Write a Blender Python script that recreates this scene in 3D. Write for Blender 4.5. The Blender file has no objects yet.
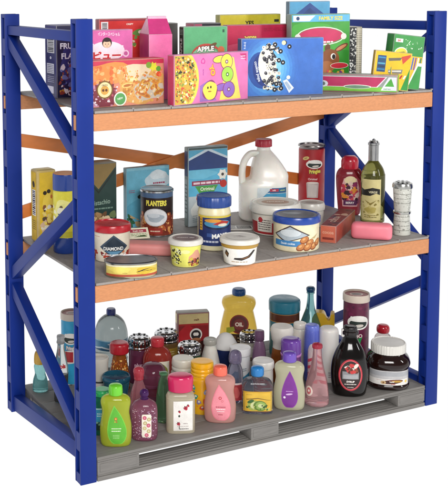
import bpy, bmesh, math, random
from mathutils import Vector, Matrix
random.seed(7)
S = bpy.context.scene
C = S.collection
PI = math.pi

# ------------------------------------------------------------------ camera (solved from the rack's corners)
CAM = Vector((-1.7226, -3.9781, 2.1631))
YAW, PIT, ROL, FPX, PX, PY = .4467, -.1026, -.0065, 1048.015, 116.3423, 90.7038
fw = Vector((math.sin(YAW)*math.cos(PIT), math.cos(YAW)*math.cos(PIT), math.sin(PIT)))
rt = Vector((math.cos(YAW), -math.sin(YAW), 0)); up = rt.cross(fw)
rt, up = rt*math.cos(ROL)+up*math.sin(ROL), -rt*math.sin(ROL)+up*math.cos(ROL)
def proj(p):
    d = Vector(p)-CAM; z = d.dot(fw)
    return PX+FPX*d.dot(rt)/z, PY-FPX*d.dot(up)/z, FPX/z
def at(u, v, z):
    d = fw+rt*((u-PX)/FPX)-up*((v-PY)/FPX)
    return CAM+d*((z-CAM.z)/d.z)
def at_y(u, y, z):
    x = 1.0
    for _ in range(20):
        g = proj((x, y, z))[0]-u; h = (proj((x+1e-3, y, z))[0]-proj((x, y, z))[0])/1e-3; x -= g/h
    return Vector((x, y, z))
def zat(x, y, v):
    lo, hi = -1., 4.
    for _ in range(45):
        m = (lo+hi)/2
        if proj((x, y, m))[1] > v: lo = m
        else: hi = m
    return lo
def toward(x, y):
    return math.atan2(CAM.x-x, -(CAM.y-y))

# ------------------------------------------------------------------ materials
def lin(h):
    h = h.lstrip('#'); o = []
    for i in (0, 2, 4):
        c = int(h[i:i+2], 16)/255
        o.append(c/12.92 if c <= .04045 else ((c+.055)/1.055)**2.4)
    return o
MC = {}
def setin(b, k, v):
    if k in b.inputs: b.inputs[k].default_value = v
def newmat(name):
    m = bpy.data.materials.new(name); m.use_nodes = True
    nt = m.node_tree
    return m, nt, nt.nodes['Principled BSDF']
def noise_var(nt, scale, lo, hi, detail=4, coord='Object'):
    tc = nt.nodes.new('ShaderNodeTexCoord'); nz = nt.nodes.new('ShaderNodeTexNoise')
    nz.inputs['Scale'].default_value = scale; nz.inputs['Detail'].default_value = detail
    nt.links.new(tc.outputs[coord], nz.inputs['Vector'])
    mr = nt.nodes.new('ShaderNodeMapRange'); mr.inputs['From Min'].default_value = .3; mr.inputs['From Max'].default_value = .7
    mr.inputs['To Min'].default_value = lo; mr.inputs['To Max'].default_value = hi
    nt.links.new(nz.outputs['Fac'], mr.inputs['Value'])
    return nz, mr
def mulcol(nt, b, rgb_out, fac_out):
    mx = nt.nodes.new('ShaderNodeVectorMath'); mx.operation = 'SCALE'
    nt.links.new(rgb_out, mx.inputs[0]); nt.links.new(fac_out, mx.inputs['Scale'])
    nt.links.new(mx.outputs[0], b.inputs['Base Color'])
def rgbnode(nt, c):
    n = nt.nodes.new('ShaderNodeRGB'); n.outputs[0].default_value = (*c, 1); return n.outputs[0]
def bump(nt, b, tex_out, st, dist=.002):
    bp = nt.nodes.new('ShaderNodeBump'); bp.inputs['Strength'].default_value = st; bp.inputs['Distance'].default_value = dist
    nt.links.new(tex_out, bp.inputs['Height']); nt.links.new(bp.outputs[0], b.inputs['Normal'])
def plast(h, rough=.32, k=1.0, sss=0, coat=0):
    key = ('p', h, rough, k, sss, coat)
    if key in MC: return MC[key]
    m, nt, b = newmat('plastic_'+h.lstrip('#')); c = [x*k for x in lin(h)]
    nz, mr = noise_var(nt, 9, .90, 1.07)
    mulcol(nt, b, rgbnode(nt, c), mr.outputs[0])
    _, mr2 = noise_var(nt, 30, rough*.8, rough*1.25)
    nt.links.new(mr2.outputs[0], b.inputs['Roughness'])
    if sss:
        setin(b, 'Subsurface Weight', sss); setin(b, 'Subsurface Scale', .05)
    if coat: setin(b, 'Coat Weight', coat)
    MC[key] = m; return m
def printm(rough=.38, name='printed_card'):
    key = ('print', rough)
    if key in MC: return MC[key]
    m, nt, b = newmat(name)
    a = nt.nodes.new('ShaderNodeVertexColor'); a.layer_name = 'Col'
    nz, mr = noise_var(nt, 22, .88, 1.08, 6)
    mulcol(nt, b, a.outputs['Color'], mr.outputs[0])
    nz3, mr3 = noise_var(nt, 300, .94, 1.05, 2); pm = nt.nodes.new('ShaderNodeMath'); pm.operation = 'MULTIPLY'
    nt.links.new(mr.outputs[0], pm.inputs[0]); nt.links.new(mr3.outputs[0], pm.inputs[1]); mulcol(nt, b, a.outputs['Color'], pm.outputs[0])
    _, mr2 = noise_var(nt, 14, rough*.75, rough*1.35)
    nt.links.new(mr2.outputs[0], b.inputs['Roughness'])
    bump(nt, b, nz.outputs['Fac'], .12, .004)
    MC[key] = m; return m
def liq(h, tr=.6, rough=.06, ior=1.28, k=1.0):
    """tinted clear or milky plastic with its filling: part refracts, part scatters light through"""
    key = ('l', h, tr, rough, ior, k)
    if key in MC: return MC[key]
    m, nt, b = newmat('translucent_'+h.lstrip('#'))
    c = [min(.97, x*k) for x in lin(h)]; c2 = [x**.5 for x in c]
    nz, mr = noise_var(nt, 7, .9, 1.06)
    mulcol(nt, b, rgbnode(nt, c), mr.outputs[0]); b.inputs['Roughness'].default_value = max(rough, .12)
    g = nt.nodes.new('ShaderNodeBsdfPrincipled'); g.inputs['Base Color'].default_value = (*c2, 1); g.inputs['Roughness'].default_value = rough
    setin(g, 'Transmission Weight', 1); setin(g, 'IOR', ior)
    tl = nt.nodes.new('ShaderNodeBsdfTranslucent'); tl.inputs['Color'].default_value = (*c2, 1)
    m1 = nt.nodes.new('ShaderNodeMixShader'); m1.inputs[0].default_value = .4
    nt.links.new(b.outputs[0], m1.inputs[1]); nt.links.new(tl.outputs[0], m1.inputs[2])
    m2 = nt.nodes.new('ShaderNodeMixShader'); m2.inputs[0].default_value = tr
    nt.links.new(m1.outputs[0], m2.inputs[1]); nt.links.new(g.outputs[0], m2.inputs[2])
    nt.links.new(m2.outputs[0], nt.nodes['Material Output'].inputs['Surface'])
    MC[key] = m; return m
def metal(h='#c9c9cc', rough=.22):
    key = ('m', h, rough)
    if key in MC: return MC[key]
    m, nt, b = newmat('metal_'+h.lstrip('#'))
    nz, mr = noise_var(nt, 18, .8, 1.05)
    mulcol(nt, b, rgbnode(nt, lin(h)), mr.outputs[0])
    b.inputs['Metallic'].default_value = 1; b.inputs['Roughness'].default_value = rough
    bump(nt, b, nz.outputs['Fac'], .25, .006)
    MC[key] = m; return m
def rackblue():
    m, nt, b = newmat('rack_blue_plastic')
    nz, mr = noise_var(nt, 5, .93, 1.05)
    mulcol(nt, b, rgbnode(nt, (.0055, .026, .215)), mr.outputs[0])
    b.inputs['Roughness'].default_value = .45; setin(b, 'Specular IOR Level', .2)
    nz2, _ = noise_var(nt, 240, 0, 1); bump(nt, b, nz2.outputs['Fac'], .10, .001)
    return m
def grained(name, c, rough, lo=.82, hi=1.1, scale=(2, 60, 60), st=.35, speck=None):
    m, nt, b = newmat(name)
    tc = nt.nodes.new('ShaderNodeTexCoord'); mp = nt.nodes.new('ShaderNodeMapping')
    mp.inputs['Scale'].default_value = scale; nt.links.new(tc.outputs['Object'], mp.inputs['Vector'])
    nz = nt.nodes.new('ShaderNodeTexNoise'); nz.inputs['Scale'].default_value = 1; nz.inputs['Detail'].default_value = 6
    nt.links.new(mp.outputs[0], nz.inputs['Vector'])
    mr = nt.nodes.new('ShaderNodeMapRange'); mr.inputs['From Min'].default_value = .3; mr.inputs['From Max'].default_value = .7
    mr.inputs['To Min'].default_value = lo; mr.inputs['To Max'].default_value = hi
    nt.links.new(nz.outputs['Fac'], mr.inputs['Value'])
    mulcol(nt, b, rgbnode(nt, c), mr.outputs[0])
    b.inputs['Roughness'].default_value = rough; bump(nt, b, nz.outputs['Fac'], st, .003)
    return m
M_BLUE = rackblue()
M_ORANGE = grained('orange_beam', (.57, .238, .098), .5, .90, 1.08, (60, 160, 160), .25)
M_STRAP = grained('orange_strap', (.70, .215, .05), .4, .93, 1.06, (20, 50, 50), .15)
M_DECK = grained('grey_deck', (.295, .268, .25), .6, .88, 1.09, (90, 30, 60), .2)
M_PAL = grained('grey_pallet', (.20, .188, .176), .6, .88, 1.09, (14, 110, 110), .35)
M_DARK = plast('#1c1b1d', .5)

# ------------------------------------------------------------------ mesh builder
class MB:
    def __init__(s):
        s.v = []; s.f = []; s.m = []; s.c = []; s.mats = []
    def mi(s, m):
        if m not in s.mats: s.mats.append(m)
        return s.mats.index(m)
    def add(s, vs, fs, mat, col=None):
        o = len(s.v); s.v += [tuple(v) for v in vs]; i = s.mi(mat)
        for k, f in enumerate(fs):
            s.f.append([a+o for a in f]); s.m.append(i)
            s.c.append(col[k] if isinstance(col, list) else (col or (1, 1, 1)))
        return s
    def from_bm(s, bm, mat, col=None):
        bm.verts.index_update()
        return s.add([v.co[:] for v in bm.verts], [[v.index for v in f.verts] for f in bm.faces], mat, col)
    def box(s, x0, x1, y0, y1, z0, z1, mat, bev=.004, seg=2, fcol=None, xf=None):
        bm = bmesh.new(); bmesh.ops.create_cube(bm, size=1)
        bmesh.ops.scale(bm, vec=(x1-x0, y1-y0, z1-z0), verts=bm.verts)
        bmesh.ops.translate(bm, vec=((x0+x1)/2, (y0+y1)/2, (z0+z1)/2), verts=bm.verts)
        if bev: bmesh.ops.bevel(bm, geom=list(bm.edges), offset=bev, segments=seg, profile=.6, affect='EDGES')
        bm.normal_update(); col = None
        if fcol:
            col = []
            for f in bm.faces:
                n = f.normal; a = max(range(3), key=lambda i: abs(n[i]))
                q = fcol[{0: 's', 1: 'f', 2: 't'}[a]]
                if abs(n[a]) < .97: q = [.62*x+.38*y for x, y in zip(q, (.36, .35, .34))]     # scuffed card edges
                col.append(q)
        if xf: bmesh.ops.transform(bm, matrix=xf, verts=bm.verts)
        s.from_bm(bm, mat, col); bm.free(); return s
    def lathe(s, prof, mat, n=44, ex=2., ribs=None, col=None, x0=0., y0=0.):
        vs = []; fs = []
        for p in prof:
            rx, ry, z = p[:3]; cx = p[3] if len(p) > 3 else 0
            for k in range(n):
                t = 2*PI*k/n; c, d = math.cos(t), math.sin(t)
                a = abs(c)**(2/ex)*(1 if c >= 0 else -1); e = abs(d)**(2/ex)*(1 if d >= 0 else -1)
                g = 1+(ribs[1]*(1 if math.cos(ribs[0]*t) > 0 else -1) if ribs else 0)
                vs.append((x0+cx+rx*a*g, y0+ry*e*g, z))
        for j in range(len(prof)-1):
            for k in range(n):
                k2 = (k+1) % n
                fs.append([j*n+k, j*n+k2, (j+1)*n+k2, (j+1)*n+k])
        fs.append(list(range(n))[::-1]); fs.append([(len(prof)-1)*n+k for k in range(n)])
        return s.add(vs, fs, mat, col)
    def tube(s, pts, r, mat, n=12, flat=1.0, cap=True):
        pts = [Vector(p) for p in pts]; vs = []; fs = []
        prev = None
        for i, p in enumerate(pts):
            d = (pts[min(i+1, len(pts)-1)]-pts[max(i-1, 0)]).normalized()
            if prev is None:
                a = d.orthogonal().normalized()
            else:
                a = (prev-d*prev.dot(d)).normalized()
            prev = a; b = d.cross(a); rr = r[i] if isinstance(r, (list, tuple)) else r
            for k in range(n):
                t = 2*PI*k/n; vs.append(p+a*rr*math.cos(t)+b*rr*flat*math.sin(t))
        for j in range(len(pts)-1):
            for k in range(n):
                k2 = (k+1) % n; fs.append([j*n+k, j*n+k2, (j+1)*n+k2, (j+1)*n+k])
        if cap: fs.append(list(range(n))[::-1]); fs.append([(len(pts)-1)*n+k for k in range(n)])
        return s.add(vs, fs, mat)
    def bar(s, p, q, wx, wt, mat, bev=.004, side=Vector((1, 0, 0))):
        p, q = Vector(p), Vector(q); d = q-p; L = d.length; d.normalize()
        n = d.cross(side).normalized(); sd = n.cross(d)
        m = Matrix((sd, d, -n)).transposed().to_4x4() if sd.cross(d).dot(-n) > 0 else Matrix((sd, d, n)).transposed().to_4x4()
        m.translation = p
        return s.box(-wx/2, wx/2, 0, L, -wt/2, wt/2, mat, bev, xf=m)
    def prism(s, pts, y0, y1, mat, bev=.01):
        bm = bmesh.new(); vs = [bm.verts.new((x, y0, z)) for x, z in pts]; f = bm.faces.new(vs)
        r = bmesh.ops.extrude_face_region(bm, geom=[f])
        bmesh.ops.translate(bm, vec=(0, y1-y0, 0), verts=[e for e in r['geom'] if isinstance(e, bmesh.types.BMVert)])
        bmesh.ops.recalc_face_normals(bm, faces=bm.faces)
        bm.normal_update()
        es = [e for e in bm.edges if len(e.link_faces) == 2 and abs(e.verts[0].co.y-e.verts[1].co.y) < 1e-6]
        if bev: bmesh.ops.bevel(bm, geom=es, offset=bev, segments=3, profile=.5, affect='EDGES')
        s.from_bm(bm, mat); bm.free(); return s
    def build(s, name, parent=None, angle=38, fix=True):
        me = bpy.data.meshes.new(name); me.from_pydata(s.v, [], s.f)
        for m in s.mats: me.materials.append(m)
        me.polygons.foreach_set('material_index', s.m)
        at_ = me.color_attributes.new('Col', 'FLOAT_COLOR', 'CORNER'); vals = []
        for p in me.polygons:
            vals += [*s.c[p.index], 1.0]*p.loop_total
        at_.data.foreach_set('color', vals)
        if fix:
            bm = bmesh.new(); bm.from_mesh(me); bmesh.ops.recalc_face_normals(bm, faces=bm.faces); bm.to_mesh(me); bm.free()
        me.polygons.foreach_set('use_smooth', [True]*len(me.polygons))
        me.set_sharp_from_angle(angle=math.radians(angle)); me.update()
        o = bpy.data.objects.new(name, me); C.objects.link(o); o.parent = parent
        return o
def thing(name, label, cat, loc=(0, 0, 0), rz=0, group=None, rx=0):
    o = bpy.data.objects.new(name, None); C.objects.link(o); o.empty_display_size = .05
    o.location = loc; o.rotation_euler = (rx, 0, rz); o['label'] = label; o['category'] = cat
    if group: o['group'] = group
    return o
def tag(o, label, cat, group=None):
    o['label'] = label; o['category'] = cat
    if group: o['group'] = group
    return o
def sp(pts, k=5):
    """smooth curve through profile points; a doubled point keeps a hard corner"""
    P = [p if len(p) == 4 else ((p[0], p[1], p[2], 0) if len(p) == 3 else (p[0], p[0], p[1], 0)) for p in pts]
    out = []
    for i in range(len(P)-1):
        a, b = P[i], P[i+1]
        if a == b: continue
        z = P[i-1] if i > 0 else a; c = P[i+2] if i+2 < len(P) else b
        for j in range(k):
            t = j/k; t2, t3 = t*t, t*t*t; q = []
            for x0, x1, x2, x3 in zip(z, a, b, c):
                q.append(.5*(2*x1+(x2-x0)*t+(2*x0-5*x1+4*x2-x3)*t2+(3*x1-x0-3*x2+x3)*t3))
            out.append((max(q[0], .0005), max(q[1], .0005), q[2], q[3]))
    out.append(P[-1]); return out

# ------------------------------------------------------------------ printed artwork: 2-D shapes laid on a surface
TXT = {}
def textmesh(body, bold):
    k = (body, bold)
    if k not in TXT:
        cu = bpy.data.curves.new('lettering', 'FONT'); cu.body = body; cu.size = 1; cu.offset = bold; cu.resolution_u = 3
        o = bpy.data.objects.new('lettering', cu); C.objects.link(o)
        me = bpy.data.meshes.new_from_object(o.evaluated_get(bpy.context.evaluated_depsgraph_get()))
        vs = [v.co.xy[:] for v in me.vertices]; fs = [list(p.vertices) for p in me.polygons]
        bpy.data.objects.remove(o); bpy.data.curves.remove(cu); bpy.data.meshes.remove(me)
        if not vs: vs, fs = [(0, 0), (.1, 0), (.1, .1)], [[0, 1, 2]]
        x0 = min(v[0] for v in vs); x1 = max(v[0] for v in vs); y0 = min(v[1] for v in vs); y1 = max(v[1] for v in vs)
        TXT[k] = ([((x-x0)-(x1-x0)/2, (y-y0)-(y1-y0)/2) for x, y in vs], fs, x1-x0, y1-y0)
    return TXT[k]
class Art:
    DE = 8e-5
    def __init__(s, w, h, bg=None):
        s.w, s.h, s.L = w, h, []
        if bg: s.r(0, 0, 1, 1, bg)
    def raw(s, vs, fs, col): s.L.append((vs, fs, lin(col) if isinstance(col, str) else col)); return s
    def p(s, pts, col): return s.raw([(x*s.w, y*s.h) for x, y in pts], [list(range(len(pts)))], col)
    def r(s, x0, y0, x1, y1, col): return s.p([(x0, y0), (x1, y0), (x1, y1), (x0, y1)], col)
    def e(s, x, y, rx, ry, col, rot=0, n=22, wob=0):
        c, d = math.cos(rot), math.sin(rot); ph = random.random()*6; pts = []
        for k in range(n):
            t = 2*PI*k/n; g = 1+wob*math.sin(3*t+ph)+wob*.6*math.sin(5*t+2*ph)
            a, b = rx*s.w*math.cos(t)*g, ry*s.h*math.sin(t)*g
            pts.append((x*s.w+a*c-b*d, y*s.h+a*d+b*c))
        return s.raw(pts, [list(range(n))], col)
    def c(s, x, y, r, col, **k): return s.e(x, y, r*s.h/s.w, r, col, **k)
    def star(s, x, y, r, col, n=9, inner=.65, sx=1):
        pts = []
        for k in range(2*n):
            t = PI*k/n; q = r*s.h*(1 if k % 2 == 0 else inner); pts.append((x*s.w, y*s.h, q*math.cos(t)*sx, q*math.sin(t)))
        vs = [(x*s.w, y*s.h)]+[(a+b, c+d) for a, c, b, d in pts]; m = 2*n
        return s.raw(vs, [[0, 1+k, 1+(k+1) % m] for k in range(m)], col)
    def drop(s, x, y, w, h, col, tip=1, rot=0):
        pts = []
        for k in range(36):
            t = 2*PI*k/36; yy = -math.cos(t); xx = math.sin(t)*abs(math.sin(t/2))**1.1
            a, b = xx*w*s.w/2*1.22, -yy*h*s.h/2
            pts.append((x*s.w+a*math.cos(rot)-b*math.sin(rot), y*s.h+a*math.sin(rot)+b*math.cos(rot)))
        return s.raw(pts, [list(range(36))], col)
    def t(s, body, x, y, size, col, rot=0, fit=None, bold=.02, oc=None, ow=.05, stretch=1):
        for b, cc in (((bold+ow, oc), (bold, col)) if oc else ((bold, col),)):
            vs, fs, w, h = textmesh(body, b); k = size*s.h; kx = k*stretch
            if fit: kx = fit*s.w/textmesh(body, bold)[2]; k = kx if size is None else k
            c, d = math.cos(rot), math.sin(rot)
            s.raw([(x*s.w+a*kx*c-e*k*d, y*s.h+a*kx*d+e*k*c) for a, e in vs], fs, cc)
        return s
    def scat(s, n, x0, y0, x1, y1, cols, r0, r1, ok=None, el=1.6, wob=.12, hi=None, edge=None):
        i = 0; g = 0
        while i < n and g < n*20:
            g += 1; x, y = random.uniform(x0, x1), random.uniform(y0, y1)
            if ok and not ok(x, y): continue
            i += 1; r = random.uniform(r0, r1); q = random.uniform(1, el); a = random.random()*PI
            if edge: s.e(x, y, r*q*s.h/s.w*1.22, r*1.22, edge, a, 12, wob)
            s.e(x, y, r*q*s.h/s.w, r, random.choice(cols), a, 12, wob)
            if hi: s.e(x-.2*r*s.h/s.w, y+.25*r, r*.45*s.h/s.w, r*.35, hi, a, 8)
        return s
    def lines(s, n, x0, y0, x1, y1, col, th=.35):
        for k in range(n):
            y = y1-(k+.5)*(y1-y0)/n; b = th*(y1-y0)/n/2; x = x0
            while x < x1-.01:
                L = random.uniform(.08, .25)*(x1-x0); s.r(x, y-b, min(x+L, x1), y+b, col); x += L+.03*(x1-x0)
        return s
    def barcode(s, x0, y0, x1, y1, vert=True, col='#20202a'):
        s.r(x0, y0, x1, y1, '#e9e7ea'); k = 0.05
        while k < .93:
            q = random.uniform(.02, .06)
            if vert: s.r(x0+.1*(x1-x0), y0+(y1-y0)*k, x1-.1*(x1-x0), y0+(y1-y0)*(k+q), col)
            else: s.r(x0+(x1-x0)*k, y0+.1*(y1-y0), x0+(x1-x0)*(k+q), y1-.1*(y1-y0), col)
            k += q+random.uniform(.02, .05)
        return s
    def flush(s, mb, fn, nu=0, nv=0, mat=None, clip=True, base=.0009):
        bm = bmesh.new(); lay = bm.faces.layers.int.new('k')
        bb = []                       # ink layers: a shape sits just above those it overprints
        for vs, fs, col in s.L:
            q = (min(v[0] for v in vs), max(v[0] for v in vs), min(v[1] for v in vs), max(v[1] for v in vs))
            lv = 1+max([b[4] for b in bb if b[0] <= q[1] and b[1] >= q[0] and b[2] <= q[3] and b[3] >= q[2]], default=-1)
            bb.append((*q, lv))
        for k, (vs, fs, col) in enumerate(s.L):
            bv = [bm.verts.new((x, y, base+bb[k][4]*s.DE)) for x, y in vs]
            for f in fs:
                try: nf = bm.faces.new([bv[i] for i in f]); nf[lay] = k
                except ValueError: pass
        def cut(co, no, **kw):
            bmesh.ops.bisect_plane(bm, geom=list(bm.verts)+list(bm.edges)+list(bm.faces), dist=1e-7, plane_co=co, plane_no=no, **kw)
        if clip:
            cut((0, 0, 0), (-1, 0, 0), clear_outer=True); cut((s.w, 0, 0), (1, 0, 0), clear_outer=True)
            cut((0, 0, 0), (0, -1, 0), clear_outer=True); cut((0, s.h, 0), (0, 1, 0), clear_outer=True)
        for k in range(1, nu): cut((s.w*k/nu, 0, 0), (1, 0, 0))
        for k in range(1, nv): cut((0, s.h*k/nv, 0), (0, 1, 0))
        bm.verts.index_update()
        if nu > 1:                    # every ink layer follows the same facets, so none dips under another
            f0, du, dv, cache = fn, s.w/nu, s.h/max(nv, 1), {}
            def node(i, j, k):
                q = (i, j, round(k, 7))
                if q not in cache: cache[q] = Vector(f0(i*du, j*dv, k))
                return cache[q]
            def fn(a, b, k):
                i = min(max(int(a/du+1e-6), 0), nu-1); j = min(max(int(b/dv+1e-6), 0), max(nv, 1)-1); p, q = a/du-i, b/dv-j
                return tuple((node(i, j, k)*(1-p)+node(i+1, j, k)*p)*(1-q)+(node(i, j+1, k)*(1-p)+node(i+1, j+1, k)*p)*q)
        vs = [fn(*v.co) for v in bm.verts]
        mb.add(vs, [[v.index for v in f.verts] for f in bm.faces], mat or printm(), [tuple(s.L[f[lay]][2]) for f in bm.faces])
        bm.free(); return mb
def flat_map(o, u, v):
    o, u, v = Vector(o), Vector(u), Vector(v); n = u.cross(v)
    return lambda a, b, k: tuple(o+u*a+v*b+n*k)
def prof_at(prof, z):
    for a, b in zip(prof, prof[1:]):
        if a[2] <= z <= b[2] and b[2] > a[2]:
            t = (z-a[2])/(b[2]-a[2]); return [a[i]+(b[i]-a[i])*t for i in (0, 1)]+[(a[3] if len(a) > 3 else 0)]
    return [prof[-1][0], prof[-1][1], 0]
def around(rx, ry, cx, t, k, z, ex=2.):
    if ex == 2. and abs(rx-ry) < 1e-6: return (cx+(rx+k)*math.cos(t), (rx+k)*math.sin(t), z)
    c, d = math.cos(t), math.sin(t); q = (abs(c/rx)**ex+abs(d/ry)**ex)**(-1/ex)+k*1.15
    return (cx+q*c, q*d, z)
def wrap_map(prof, w, z0, ang=0, ex=2.):
    r0 = prof_at(prof, z0)[0]
    def fn(a, b, k):
        rx, ry, cx = prof_at(prof, z0+b); return around(rx, ry, cx, -PI/2+ang+(a-w/2)/r0, k, z0+b, ex)
    return fn
def face_map(prof, w, z0, ex, xc=0):
    def fn(a, b, k):
        rx, ry, cx = prof_at(prof, z0+b); x = a-w/2+xc; q = min(.995, abs(x/rx))
        return (cx+x, -ry*(1-q**ex)**(1/ex)-k, z0+b)
    return fn
def label_on(root, art, fn, name='label', nu=24, nv=1, rough=.38):
    return art.flush(MB(), fn, nu, nv, printm(rough)).build(name, root, fix=False)

# ------------------------------------------------------------------ setting: added backlit white ground, white studio world
def make_setting():
    m, nt, b = newmat('backlit_white')
    nt.nodes.remove(b); out = nt.nodes['Material Output']
    d = nt.nodes.new('ShaderNodeBsdfDiffuse'); t = nt.nodes.new('ShaderNodeBsdfTranslucent'); mx = nt.nodes.new('ShaderNodeMixShader')
    d.inputs['Color'].default_value = (.97, .97, .97, 1); t.inputs['Color'].default_value = (.99, .99, .99, 1)
    mx.inputs[0].default_value = .93  # sheet added to glow from below, so ground shadows wash out to white
    nt.links.new(d.outputs[0], mx.inputs[1]); nt.links.new(t.outputs[0], mx.inputs[2]); nt.links.new(mx.outputs[0], out.inputs['Surface'])
    mb = MB(); mb.add([(-40, -40, -.001), (40, -40, -.001), (40, 40, -.001), (-40, 40, -.001)], [[0, 1, 2, 3]], m)
    o = mb.build('backlit_ground', fix=False); o['kind'] = 'structure'
    w = bpy.data.worlds.new('World'); S.world = w; w.use_nodes = True
    n = w.node_tree; bg = n.nodes['Background']; bg.inputs[1].default_value = WORLD
    # white backdrop and light under the added ground, dim studio behind the camera and overhead
    tc = n.nodes.new('ShaderNodeTexCoord'); sx = n.nodes.new('ShaderNodeSeparateXYZ'); n.links.new(tc.outputs['Generated'], sx.inputs[0])
    def rng(sock, a, b):
        m = n.nodes.new('ShaderNodeMapRange'); m.interpolation_type = 'SMOOTHSTEP'; m.inputs['From Min'].default_value = a; m.inputs['From Max'].default_value = b
        n.links.new(sock, m.inputs['Value']); return m.outputs[0]
    def op(o, x, y):
        m = n.nodes.new('ShaderNodeMath'); m.operation = o; n.links.new(x, m.inputs[0])
        if isinstance(y, float): m.inputs[1].default_value = y
        else: n.links.new(y, m.inputs[1])
        return m.outputs[0]
    dark = op('MULTIPLY', rng(sx.outputs['Z'], 0., .12), op('MAXIMUM', rng(sx.outputs['Y'], .35, -.35), rng(sx.outputs['Z'], .35, .85)))
    mx = n.nodes.new('ShaderNodeMix'); mx.data_type = 'RGBA'; mx.inputs[6].default_value = (1, 1, 1, 1); mx.inputs[7].default_value = (CEIL, CEIL, CEIL, 1)
    n.links.new(dark, mx.inputs[0]); n.links.new(mx.outputs[2], bg.inputs[0])
CEIL = .18
WORLD = 1.06
def area(name, loc, target, size, power, col=(1, 1, 1)):
    l = bpy.data.lights.new(name, 'AREA'); l.shape = 'RECTANGLE'; l.size, l.size_y = size; l.energy = power; l.color = col
    o = bpy.data.objects.new(name, l); C.objects.link(o); o.location = loc
    o.rotation_euler = (Vector(target)-Vector(loc)).to_track_quat('-Z', 'Y').to_euler()
    return o

# ------------------------------------------------------------------ rack
W, D, H, PA, PB = 2.0, .9319, 2.0146, .0766, .0601
ZT, ZM, BH, ZP = 1.6148, .8734, .0739, .1093
DT, DM = ZT+.012, ZM+.012
SLOT = [.8365+.1848*k for k in range(-4, 7)]
def post(root, x0, y0, sl, name='upright_post'):
    mb = MB(); x1, y1 = x0+PA, y0+PB; bev = .003
    # front, back, top, bottom panels and the two slotted sides
    mb.box(x0, x1, y0, y0+.011, 0, H, M_BLUE, bev); mb.box(x0, x1, y1-.011, y1, 0, H, M_BLUE, bev)
    core0, core1 = x0+.020, x1-.020
    mb.box(core0, core1, y0+.011, y1-.011, .0, H-.001, M_BLUE, 0)
    for xa, xb in ((x0+.0012, core0), (core1, x1-.0012)):
        z = 0.
        for c in sl:
            mb.box(xa, xb, y0+.011, y1-.011, z, c-.05, M_BLUE, .0015, 1)
            # half-depth step in the lower part of each slot
            mb.box(xa+.008 if xa < core0 else xa, xb if xa < core0 else xb-.008, y0+.011, y0+.024, c-.05, c-.012, M_BLUE, .001, 1)
            z = c+.05
        mb.box(xa, xb, y0+.011, y1-.011, z, H-.0008, M_BLUE, .0015, 1)
    return mb.build(name, root)
def make_rack():
    root = thing('storage_rack', 'blue and orange toy warehouse rack with two loaded grey shelves above the pallet', 'rack')
    for x in (0, W-PA):
        for y in (0, D-PB): post(root, x, y, SLOT)
    def brace(x, ya, va, yb, vb, wt=.056, wx=.05):
        mb = MB(); za, zb = zat(x, ya, va), zat(x, yb, vb)
        mb.bar((x, ya, za), (x, yb, zb), wx, wt, M_BLUE, .004); mb.build('brace', root); return za, zb
    yf, yb = PB-.004, D-PB+.004
    x = .036
    brace(x, yb, 30, yf, 36.5, .045); brace(x, yb, 40, yf, 157); brace(x, yf, 204, yb, 273); brace(x, yb, 287, yf, 436, .062)
    brace(x, yb, 402, yf, 450, .075)
    x = W-.036
    brace(x, yb, 23, yf, 25.5, .045); brace(x, yf, 36, yb, 122); brace(x, yb, 132, yf, 256, .062); brace(x, yf, 279, yb, 322, .052)
    brace(x, yb, 322+14, yf, 382, .06)
    for zt in (ZT, ZM):
        for y0 in (.0015, D-.052):
            mb = MB(); mb.box(PA+.0005, W-PA-.0005, y0, y0+.05, zt-BH, zt, M_ORANGE, .005, 3)
            for xe in (.004, W-.024):    # the hooks that show in the post slots
                mb.box(xe, xe+.02, y0+.022, y0+.046, zt-BH+.006, zt-.004, M_ORANGE, .002)
            mb.build('beam', root)
        mb = MB(); n = 10; x0 = PA+.004; wd = (W-2*x0)/n
        mb.box(x0+.002, W-x0-.002, .004, D-.004, zt+.0006, zt+.006, M_DARK, 0)
        for k in range(n):
            mb.box(x0+k*wd+.0015, x0+(k+1)*wd-.0015, .001, D-.001, zt+.0012, zt+.012, M_DECK, .0018, 2)
            mb.box(x0+(k+.97)*wd, x0+(k+1.03)*wd, .003, .012, zt+.010, zt+.0165, M_DECK, .001, 1)
        mb.build('shelf_deck', root)
    # the flat orange cross straps between the rear posts
    y = D-.03; xl, xr = PA-.004, W-PA+.004
    for (va, vb, dy) in ((140, 182, 0), (212, 112, .0132)):
        mb = MB(); mb.bar((xl, y-dy, zat(xl, y, va)), (xr, y-dy, zat(xr, y, vb)), .012, .066, M_STRAP, .003, side=Vector((0, 1, 0)))
        mb.build('cross_strap', root)
    return root
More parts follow.
